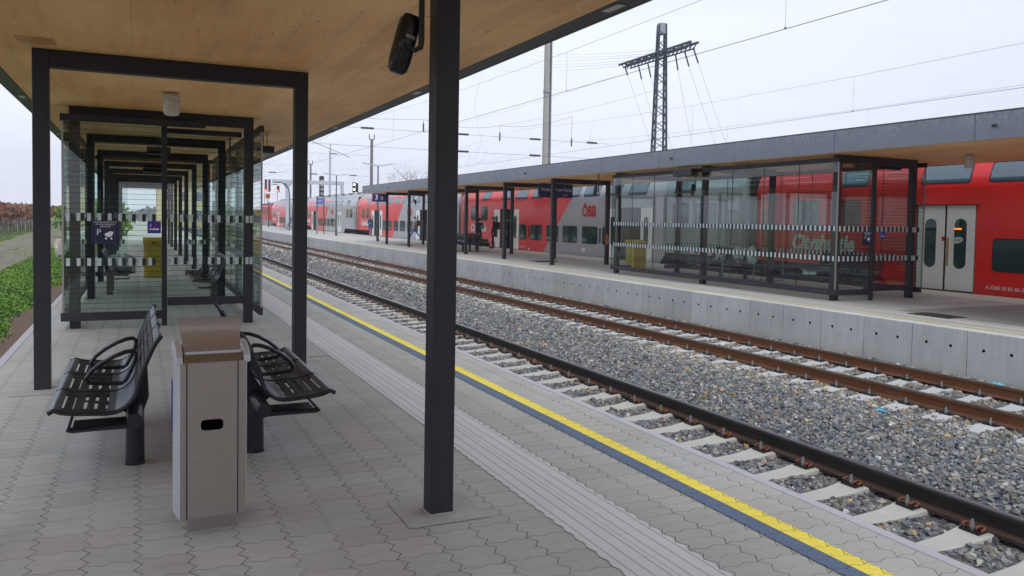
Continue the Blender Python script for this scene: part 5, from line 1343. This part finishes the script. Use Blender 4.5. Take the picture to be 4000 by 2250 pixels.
# ------------------------------------------------------------------ people
def person(label, loc, fwd, cols, H=1.72, pose={}, coat=None, hair=HAIRD, hairlen=.0, pack=None, extra=None):
    """cols: top, trousers, shoes.  local frame: forward +Y"""
    J = dict(pel=(0, 0, .96), sp=(0, .0, 1.16), ch=(0, .0, 1.34), nk=(0, .005, 1.485), hd=(0, .025, 1.575), tp=(0, .01, 1.665),
             sL=(-.165, 0, 1.415), sR=(.165, 0, 1.415), eL=(-.22, -.03, 1.13), eR=(.22, -.03, 1.13), wL=(-.215, .06, .90), wR=(.215, .06, .90), hL=(-.21, .09, .82), hR=(.21, .09, .82),
             pL=(-.085, 0, .92), pR=(.085, 0, .92), kL=(-.10, .03, .50), kR=(.10, .03, .50), aL=(-.10, -.02, .10), aR=(.10, -.02, .10), tL=(-.115, .15, .045), tR=(.115, .15, .045))
    J.update(pose); RAD = dict(pel=(.135, .105), sp=(.125, .10), ch=(.15, .105), nk=(.055, .055), hd=(.078, .092), tp=(.062, .078), s=(.062, .062), e=(.047, .047), w=(.033, .03), h=(.036, .022), p=(.09, .09), k=(.058, .06), a=(.042, .045), t=(.042, .032))
    E_ = [('pel', 'sp'), ('sp', 'ch'), ('ch', 'nk'), ('nk', 'hd'), ('hd', 'tp')]
    for s_ in 'LR': E_ += [('ch', 's'+s_), ('s'+s_, 'e'+s_), ('e'+s_, 'w'+s_), ('w'+s_, 'h'+s_), ('pel', 'p'+s_), ('p'+s_, 'k'+s_), ('k'+s_, 'a'+s_), ('a'+s_, 't'+s_)]
    nm = list(J); me = bpy.data.meshes.new('body'); me.from_pydata([J[n] for n in nm], [(nm.index(a), nm.index(b)) for a, b in E_], [])
    o = bpy.data.objects.new('tmp', me); COL.objects.link(o)
    md = o.modifiers.new('s', 'SKIN'); sv = me.skin_vertices[0].data
    puff = cols.get('puff', 1.0)
    for i, n in enumerate(nm):
        r_ = RAD.get(n) or RAD[n[0]]; kx = puff if (n in ('sp', 'ch', 'pel') or n[0] in 'se') and n not in ('hd',) else 1
        sv[i].radius = (r_[0]*kx, r_[1]*kx); sv[i].use_root = n == 'pel'
    md.branch_smoothing = .6; sb = o.modifiers.new('u', 'SUBSURF'); sb.levels = 1; sb.render_levels = 1
    bpy.context.view_layer.update()
    m2 = bpy.data.meshes.new_from_object(o.evaluated_get(bpy.context.evaluated_depsgraph_get())); bpy.data.objects.remove(o)
    mats = [cols['top'], cols['legs'], cols['shoes'], SKIN]
    def near(p):
        best = None
        for a, b in E_:
            A, B = Vector(J[a]), Vector(J[b]); t = max(0, min(1, (p-A).dot(B-A)/max(1e-9, (B-A).length_squared))); d_ = (p-(A+(B-A)*t)).length
            if best is None or d_ < best[0]: best = (d_, a, b, t)
        return best
    b = MB(); b.v = [tuple(v.co) for v in m2.vertices]
    for pl in m2.polygons:
        c = pl.center; _, a, bb, t = near(Vector(c)); mi = 0
        if a in ('nk', 'hd'): mi = 3
        elif a[0] == 'w': mi = 3
        elif a[0] == 'a': mi = 2
        elif a[0] in 'k': mi = 1 if t < .85 else 2
        elif a[0] == 'p' and bb[0] in 'sk' and bb != 'sp': mi = 1
        elif a == 'pel': mi = 1 if c.z < .93 else 0
        b.f.append(tuple(pl.vertices)); b.m.append(mi)
    # nose, ears, eyes, mouth on the head; fingers and thumbs on the hands
    hd = Vector(J['hd'])
    b.sphere(hd+Vector((0, .098, .0)), .014, 8, 6, (.8, 1.2, 1.5), 3)
    for sx in (-1, 1):
        b.sphere(hd+Vector((sx*.078, -.005, .0)), .02, 8, 6, (.45, .8, 1.3), 3); b.sphere(hd+Vector((sx*.03, .083, .022)), .010, 6, 5, (1.2, .6, .7), 2)
    b.sphere(hd+Vector((0, .088, -.038)), .018, 8, 5, (1.2, .5, .35), 3)
    for s_ in 'LR':
        h, w_ = Vector(J['h'+s_]), Vector(J['w'+s_]); d_ = (h-w_).normalized(); sd_ = Vector((1, 0, 0)) if abs(d_.x) < .8 else Vector((0, 1, 0)); pd = d_.cross(sd_).normalized(); cu = sd_*(1 if s_ == 'L' else -1)
        for q_, ln in enumerate((.058, .068, .064, .05)):
            r0 = h+pd*(-.026+.0175*q_)+d_*.025; b.tube([r0, r0+d_*ln*.5+cu*.006, r0+d_*ln+cu*.02], [.0095, .009, .0065], 6, mi=3)
        r0 = h-pd*.03-d_*.01; b.tube([r0, r0-pd*.02+d_*.03, r0-pd*.02+d_*.055+cu*.01], [.011, .010, .007], 6, mi=3)
    root = thing('person', label, 'person', loc, math.atan2(fwd[1], fwd[0])-PI/2); root.scale = (H/1.72,)*3
    bo = b.build('body', mats, root, smooth=True)
    # hair
    hb = MB(); N = 14; c0 = Vector(J['hd'])+Vector((0, -.012, .045))
    hb.sphere(c0, .102, N, 9, (.90, 1.02, .95)); hv = []
    for v in hb.v:
        v = Vector(v); d_ = v-c0
        if d_.y > .03 and d_.z < .055: v.y = c0.y + .05 + (d_.y-.03)*.15; 
        if d_.z < -.0 and d_.y < .03: v.z -= hairlen*min(1, -d_.z/.06)
        hv.append(tuple(v))
    hb.v = hv; hb.build('hair', hair, root, smooth=True)
    if coat:
        m_, z0, z1, flare = coat; cb = MB(); N = 20; rows = 7
        for j in range(rows+1):
            f = j/rows; z = z1+(z0-z1)*f; rx = .168+flare*f; ry = .125+flare*.8*f; off = (Vector(J['pel']).y)*.5
            for k_ in range(N): a = 2*PI*k_/N; q_ = 1+.03*math.sin(k_*2.3+j); cb.v.append((rx*q_*math.cos(a), off+ry*q_*math.sin(a), z))
        for j in range(rows):
            for k_ in range(N): cb.f.append((j*N+(k_+1) % N, j*N+k_, (j+1)*N+k_, (j+1)*N+(k_+1) % N)); cb.m.append(0)
        cb.f.append(tuple(range(N))); cb.m.append(0); cb.f.append(tuple(rows*N+k_ for k_ in range(N))[::-1]); cb.m.append(0)
        cb.build('coat', m_, root, smooth=True)
    if pack: MB().box(-.14, .14, -.30, -.115, 1.02, 1.42).build('backpack', pack, root, bevel=.05, seg=3)
    if extra:
        for nm_, m_, pts, r_ in extra: MB().tube(pts, r_, 8, closed=True).build(nm_, m_, root, smooth=True)
    return root
CBLK = M('black_cloth', (.008, .008, .010), .9, 0, .2, 8); CNAV = M('navy_cloth', (.010, .022, .075), .9, 0, .2, 8); CBLU = M('blue_cloth', (.012, .06, .17), .9, 0, .25, 8)
CJEAN = M('jeans', (.03, .075, .18), .9, 0, .2, 8); CTAN = M('tan_cloth', (.30, .20, .15), .9); CWHT = M('white_fleece', (.6, .57, .55), .95)
def plaid():
    m, t, b, o = mnodes('patterned_cloth'); c, x, y, z = coords(t)
    g_ = ((x*14.0).frac().gt(.55))._op('ADD', (z*14.0).frac().gt(.5))*.5
    cc = mixc(t, g_, (.16, .045, .045), (.30, .17, .12)); cc = mixc(t, noise(t, c.outputs['Object'], 22, 2).gt(.56)*.6, cc, (.04, .02, .03))
    t.links.new(cc, b.inputs['Base Color']); b.inputs['Roughness'].default_value = .9; return m
CPLD = plaid()
neck = [(.075*math.cos(a), .01+.075*math.sin(a), 1.475) for a in [2*PI*k_/12 for k_ in range(12)]]
LF, RG = (-.905, .42), (.905, -.42)
person('person in a long black coat with a backpack, standing by the open carriage door', (17.69, 40.40, Z2), (-.98, .2), dict(top=CBLK, legs=CBLK, shoes=CBLK), 1.78,
       pose=dict(hd=(0, .055, 1.57), tp=(0, .045, 1.66), wR=(.22, .03, .93), hR=(.22, .05, .85), kL=(-.09, .08, .50), aL=(-.10, .10, .10), tL=(-.12, .27, .045), aR=(.11, -.06, .10), tR=(.13, .11, .045)), coat=(CBLK, .66, 1.1, .03), pack=CBLK, extra=[('scarf', CTAN, neck, .028)])
person('person in a navy jacket with a white hood, standing behind the far platform benches', (17.6, 42.3, Z2), (.6, .75), dict(top=CNAV, legs=CBLK, shoes=CBLK, puff=1.1), 1.72,
       pose=dict(eL=(-.23, .05, 1.14), wL=(-.10, .20, 1.10), hL=(-.03, .24, 1.10), eR=(.23, .05, 1.14), wR=(.10, .20, 1.10), hR=(.03, .24, 1.08)), hairlen=.04, extra=[('hood', CWHT, [(x*1.25, y*1.2-.02, z-.02) for x, y, z in neck], .036)])
person('person in a black coat with a pale scarf inside the open carriage doorway', (19.12, 41.62, .10), (-.95, .3), dict(top=CBLK, legs=CBLK, shoes=CBLK), 1.76, hair=HAIRB, hairlen=.03,
       coat=(CBLK, .80, 1.1, .02), extra=[('scarf', CWHT, neck, .026), ('scarf_end', CWHT, [(-.03, .12, 1.44), (-.03, .135, 1.2), (.0, .135, 1.2), (.0, .12, 1.44)], .016)])
person('person in a dark blue coat with long dark hair beside the third carriage', (18.28, 68.4, Z2), (-.5, -.85), dict(top=CBLU, legs=CJEAN, shoes=CTAN, puff=1.22), 1.68,
       pose=dict(eL=(-.24, .04, 1.14), wL=(-.08, .20, 1.12), hL=(.0, .24, 1.12), eR=(.24, .04, 1.14), wR=(.08, .21, 1.06), hR=(.0, .24, 1.05)), coat=(CBLU, .78, 1.25, .05), hairlen=.13)
person('person in a reddish patterned jacket and jeans walking under the far canopy', (17.9, 54.8, Z2), (-.905, .42), dict(top=CPLD, legs=CJEAN, shoes=CBLK, puff=1.12), 1.74, hair=HAIRB, hairlen=.02, pack=CBLK,
       pose=dict(pel=(0, 0, .93), hd=(0, .05, 1.56), tp=(0, .04, 1.65), pL=(-.085, 0, .89), pR=(.085, 0, .89), kL=(-.09, .24, .53), aL=(-.09, .40, .12), tL=(-.10, .56, .085), kR=(.09, -.10, .50), aR=(.09, -.42, .17), tR=(.09, -.30, .05),
                 eL=(-.21, -.10, 1.14), wL=(-.18, .10, 1.02), hL=(-.16, .17, 1.0), eR=(.21, -.06, 1.14), wR=(.18, .14, 1.04), hR=(.15, .20, 1.04)), extra=[('collar', CWHT, neck, .03)])
person('dark-clothed person mostly hidden behind a near canopy post', (17.0, 93.9, Z2), (.9, -.2), dict(top=CBLK, legs=CBLK, shoes=CBLK, puff=1.1), 1.78, pack=CBLK)

# ------------------------------------------------------------------ trees and greenery
BARK = M('bark', (.06, .05, .045), .9, 0, .2, 5); LEAFY = M('autumn_leaf', (.16, .18, .08), .8, 0, .3, 3)
def bare_tree(label, loc, H, seed, spread=.62):
    rr = random.Random(seed); t = thing('bare_tree', label, 'tree', loc)
    b = MB(); tips = []
    def grow(p, d_, L, r_, lvl):
        pts = [p]; rs = [r_]; q_ = Vector(p); dd = Vector(d_)
        n = 3
        for k_ in range(n):
            dd = (dd+Vector((rr.uniform(-.18, .18), rr.uniform(-.18, .18), rr.uniform(-.02, .14)))).normalized(); q_ = q_+dd*L/n; pts.append(q_.copy()); rs.append(r_*(1-.35*(k_+1)/n))
        b.tube(pts, rs, 5 if lvl < 3 else 3, cap=False)
        if lvl >= 5: tips.append(q_.copy()); return
        for k_ in range(3):
            a = Vector((rr.uniform(-1, 1), rr.uniform(-1, 1), rr.uniform(-.1, .5))).normalized(); nd = (dd*(1-spread)+a*spread).normalized()
            grow(pts[-1] if k_ else pts[-2], nd, L*rr.uniform(.66, .86), rs[-1]*.82, lvl+1)
        tips.append(q_.copy())
    grow(Vector((0, 0, 0)), Vector((0, 0, 1)), H*.27, H*.017, 0)
    b.build('trunk', BARK, t)
    lf = MB()
    for p in tips:
        if rr.random() < .38:
            for _ in range(4):
                c = p+Vector((rr.gauss(0, .22), rr.gauss(0, .22), rr.gauss(0, .22))); u = Vector((rr.gauss(0, 1), rr.gauss(0, 1), rr.gauss(0, 1))).normalized()*.06; v = u.orthogonal().normalized()*.05
                lf.quad(c-u-v, c+u-v, c+u+v, c-u+v)
    lf.build('crown', LEAFY, t); return t
bare_tree('bare autumn tree above the far canopy, left of the near post', (41.5, 118, -1), 14.0, 3)
bare_tree('smaller bare tree left of the larger one, above the far canopy roof', (39.0, 134, -1), 11.0, 5)
# verge plants: real leaf tufts
def tufts(name, label, regs, mats, seed, cat='plants'):
    rs = np.random.RandomState(seed); V = []; F = []; MI = []
    for (fx0, fx1, y0, y1, n, hgt, z0) in regs:
        ys_ = rs.uniform(y0, y1, n)
        for y in ys_:
            x = rs.uniform(fx0(y), fx1(y)); h = hgt*rs.uniform(.5, 1.3); 
            mi = rs.randint(len(mats)) if rs.rand() < .6 else int((math.sin(x*2.1+y*.7)+1)*.5*(len(mats)-.01))
            for _ in range(4):
                a = rs.uniform(0, 2*PI); lean = rs.uniform(.2, .9); w_ = h*.35; k_ = len(V)
                bx, by = x+rs.normal(0, .06), y+rs.normal(0, .06); tx, ty = bx+math.cos(a)*h*lean, by+math.sin(a)*h*lean; px, py = -math.sin(a)*w_, math.cos(a)*w_
                mz = z0+h*.7
                V += [(bx, by, z0), ((bx+tx)/2+px, (by+ty)/2+py, mz), (tx, ty, z0+h*rs.uniform(.7, 1)), ((bx+tx)/2-px, (by+ty)/2-py, mz)]; F.append((k_, k_+1, k_+2, k_+3)); MI.append(mi)
    me = bpy.data.meshes.new(name); me.from_pydata(V, [], F)
    for m in mats: me.materials.append(m)
    me.polygons.foreach_set('material_index', MI); o = bpy.data.objects.new(name, me); COL.objects.link(o); tag(o, label, cat, kind='stuff'); return o
G1 = M('leaf_green', (.12, .25, .03), .7, 0, .3, 2); G2 = M('leaf_yellow_green', (.20, .29, .03), .7, 0, .3, 2); G3 = M('leaf_deep_green', (.045, .12, .03), .7, 0, .3, 2); G4 = M('dry_grass', (.26, .24, .12), .8, 0, .3, 2)
VERGE = M('verge_green', (.085, .15, .03), .95, 0, .4, 1.5, 30)
strip('verge_ground', [(-3.3-.004*y, y) for y in range(-20, 160, 10)], [(-2.25+.12*math.sin(y), y) for y in range(-20, 160, 10)], -.11, VERGE)
tufts('verge_plants', 'bright green and yellow leafy ground cover along the platform edge', [(lambda y: -3.5-.003*y, lambda y: -1.85-.1*math.sin(y*1.3), 12, 45, 16000, .065, -.12), (lambda y: -3.6-.003*y, lambda y: -1.95, 45, 110, 4500, .12, -.12)], [G1, G2, G1, G3, G1], 2, 'ground cover')
tufts('field_grass', 'patchy short grass between the farm path and the vineyard', [(lambda y: -9.5-.02*y, lambda y: -4.7-.045*y, 28, 130, 9000, .08, -.16), (lambda y: -5-.03*y, lambda y: -3.4, 25, 120, 900, .05, -.14)], [G1, G4, G4, G3, G1], 4, 'grass')
VSTEM = M('vine_stem', (.07, .055, .05), .9, 0, .2, 8); VL = [M('vine_leaf_russet', (.175, .065, .042), .85, 0, .3, 3), M('vine_leaf_brown', (.12, .06, .045), .85, 0, .3, 3), M('vine_leaf_ochre', (.22, .105, .05), .85, 0, .3, 3)]
VPOST = M('vine_post', (.34, .32, .31), .8, 0, .1)
names = ['first', 'second', 'third', 'fourth', 'fifth', 'sixth', 'seventh', 'eighth', 'ninth', 'tenth', 'eleventh', 'twelfth']
for i in range(12):
    rs = np.random.RandomState(50+i); x = -9.3-i*2.6-(0 if i == 0 else 0); y0 = 58+i*4.5; y1 = y0+95; r = thing('vine_row', '%s row of russet grapevines on leaning posts, counted from the platform' % names[i], 'vine row', (x, y0, -.16), 0, 'rows of the vineyard')
    st = MB(); y = 0
    while y < y1-y0:
        st.tube([(rs.normal(0, .04), y, 0), (rs.normal(0, .06), y+rs.normal(0, .08), .55), (rs.normal(0, .08), y+rs.normal(0, .1), 1.15)], [.035, .028, .02], 5); y += 1.15 if y < 50 else 2.5
    tag(st.build('vine_stems', VSTEM, r), kind='stuff'); ps = MB(); y = 0
    ps.tube([(0, -1.5, 0), (0, -.1, 2.25)], .05, 6)
    while y < y1-y0: ps.tube([(0, y, 0), (0, y+.0, 2.25)], .04, 5); y += 5.5
    each(ps, 'post', VPOST, r); n = 2600 if i < 6 else 1300; lv = MB()
    for _ in range(n):
        yy_ = rs.uniform(0, y1-y0)**1.0; zz_ = 1.0+1.45*rs.beta(2.2, 1.6); c = Vector((rs.normal(0, .20), yy_, zz_+.12*math.sin(yy_*1.7))); s_ = rs.uniform(.08, .16)*(1 if i < 6 else 1.4)
        u = Vector(rs.normal(size=3)).normalized()*s_; v = u.orthogonal().normalized()*s_*.8; lv.quad(c-u-v, c+u-v, c+u+v, c-u+v, mi=int(rs.choice(3, p=[.5, .3, .2])))
    lv.build('foliage', VL, r)
# stone marker, bushes and station house far along the near platform
crumple('marker_stone', 'pale rough stone standing in the verge left of the nearer shelter', (-2.6, 34.0, -.15), .28, (.7, .7, 1.35), M('pale_stone', (.42, .39, .35), .9, 0, .2), 'stone', 12)
def bush(label, loc, r_, h, seed, mats):
    rs = np.random.RandomState(seed); t = thing('bush', label, 'bush', loc); MB().tube([(0, 0, 0), (.1, 0, h*.4)], [.12, .05], 6).build('stem', BARK, t); lv = MB()
    for _ in range(1500):
        d_ = rs.normal(size=3); d_ /= np.linalg.norm(d_); q_ = rs.uniform(.55, 1.0)**.5*(1+.25*math.sin(d_[0]*5+d_[1]*4)); c = Vector((d_[0]*r_*q_, d_[1]*r_*q_, h*.5+d_[2]*h*.5*q_)); s_ = .13; u = Vector(rs.normal(size=3)).normalized()*s_; v = u.orthogonal().normalized()*s_*.8
        lv.quad(c-u-v, c+u-v, c+u+v, c-u+v, mi=rs.randint(len(mats)))
    lv.build('foliage', mats, t); return t
bush('rounded green bush beyond the far end of the near platform, seen through the shelter', (-2.6, 66, -.15), 2.4, 2.6, 3, [G1, G3, G2])
bush('second green bush farther left, seen through the left glass of the nearer shelter', (-3.2, 92, -.15), 2.4, 3.0, 6, [G1, G3])
hs = thing('house', 'pale yellow station house with dark windows far beyond the nearer shelter', 'house', (2.6, 128, -.2))
MB().box(0, 7.0, 0, 9, 0, 6.0).build('wall', M('yellow_render', (.55, .44, .22), .85, 0, .1), hs)
rf = MB().prism([(-.4, 5.9), (3.5, 8.4), (7.4, 5.9)], -.4, 9.4, 'y').build('roof', M('grey_roof', (.13, .11, .11), .8), hs)
MB().box(2.0, 2.6, 3, 3.6, 7.4, 9.3).build('chimney', M('chimney_brick', (.3, .16, .12), .8), rf)
for x in (1.0, 3.1, 5.2):
    for z in (1.0, 3.7): 
        wo = MB().box(x, x+.95, -.03, -.001, z, z+1.5).build('window', WHT, hs); MB().box(x+.08, x+.87, -.045, -.031, z+.08, z+1.42).build('pane', WIN, wo)
# line of distant trees on the horizon beyond the tracks
WOOD = M('distant_wood', (.075, .085, .07), .95, 0, .4, .05)
rs = np.random.RandomState(9); V = MB()
for _ in range(5200):
    a = rs.uniform(-.35, 1.25); D = rs.uniform(420, 560); x, y = D*math.sin(a), D*math.cos(a); h = rs.uniform(0, 5.5)*(.6+.4*math.sin(a*21)+.25*math.sin(a*57)); c = Vector((x, y, max(0, h)-1)); s_ = rs.uniform(.8, 2.0)
    u = Vector(rs.normal(size=3)).normalized()*s_; v = u.orthogonal().normalized()*s_; V.quad(c-u-v, c+u-v, c+u+v, c-u+v)
o = V.build('distant_wood', WOOD); tag(o, 'low line of distant trees on the horizon', 'wood', kind='stuff')
# haze over the whole place
hz_ = MB().box(-260, 320, -60, 640, -2.3, 42).build('haze', bpy.data.materials.new('haze')); hm = hz_.data.materials[0]; hm.use_nodes = True; t = hm.node_tree; t.nodes.clear()
o = t.nodes.new('ShaderNodeOutputMaterial'); pv = t.nodes.new('ShaderNodeVolumePrincipled'); pv.inputs['Color'].default_value = (.88, .90, 1, 1); pv.inputs['Density'].default_value = .0007; pv.inputs['Anisotropy'].default_value = .2
t.links.new(pv.outputs[0], o.inputs['Volume']); tag(hz_, 'pale overcast haze', 'haze', kind='stuff')
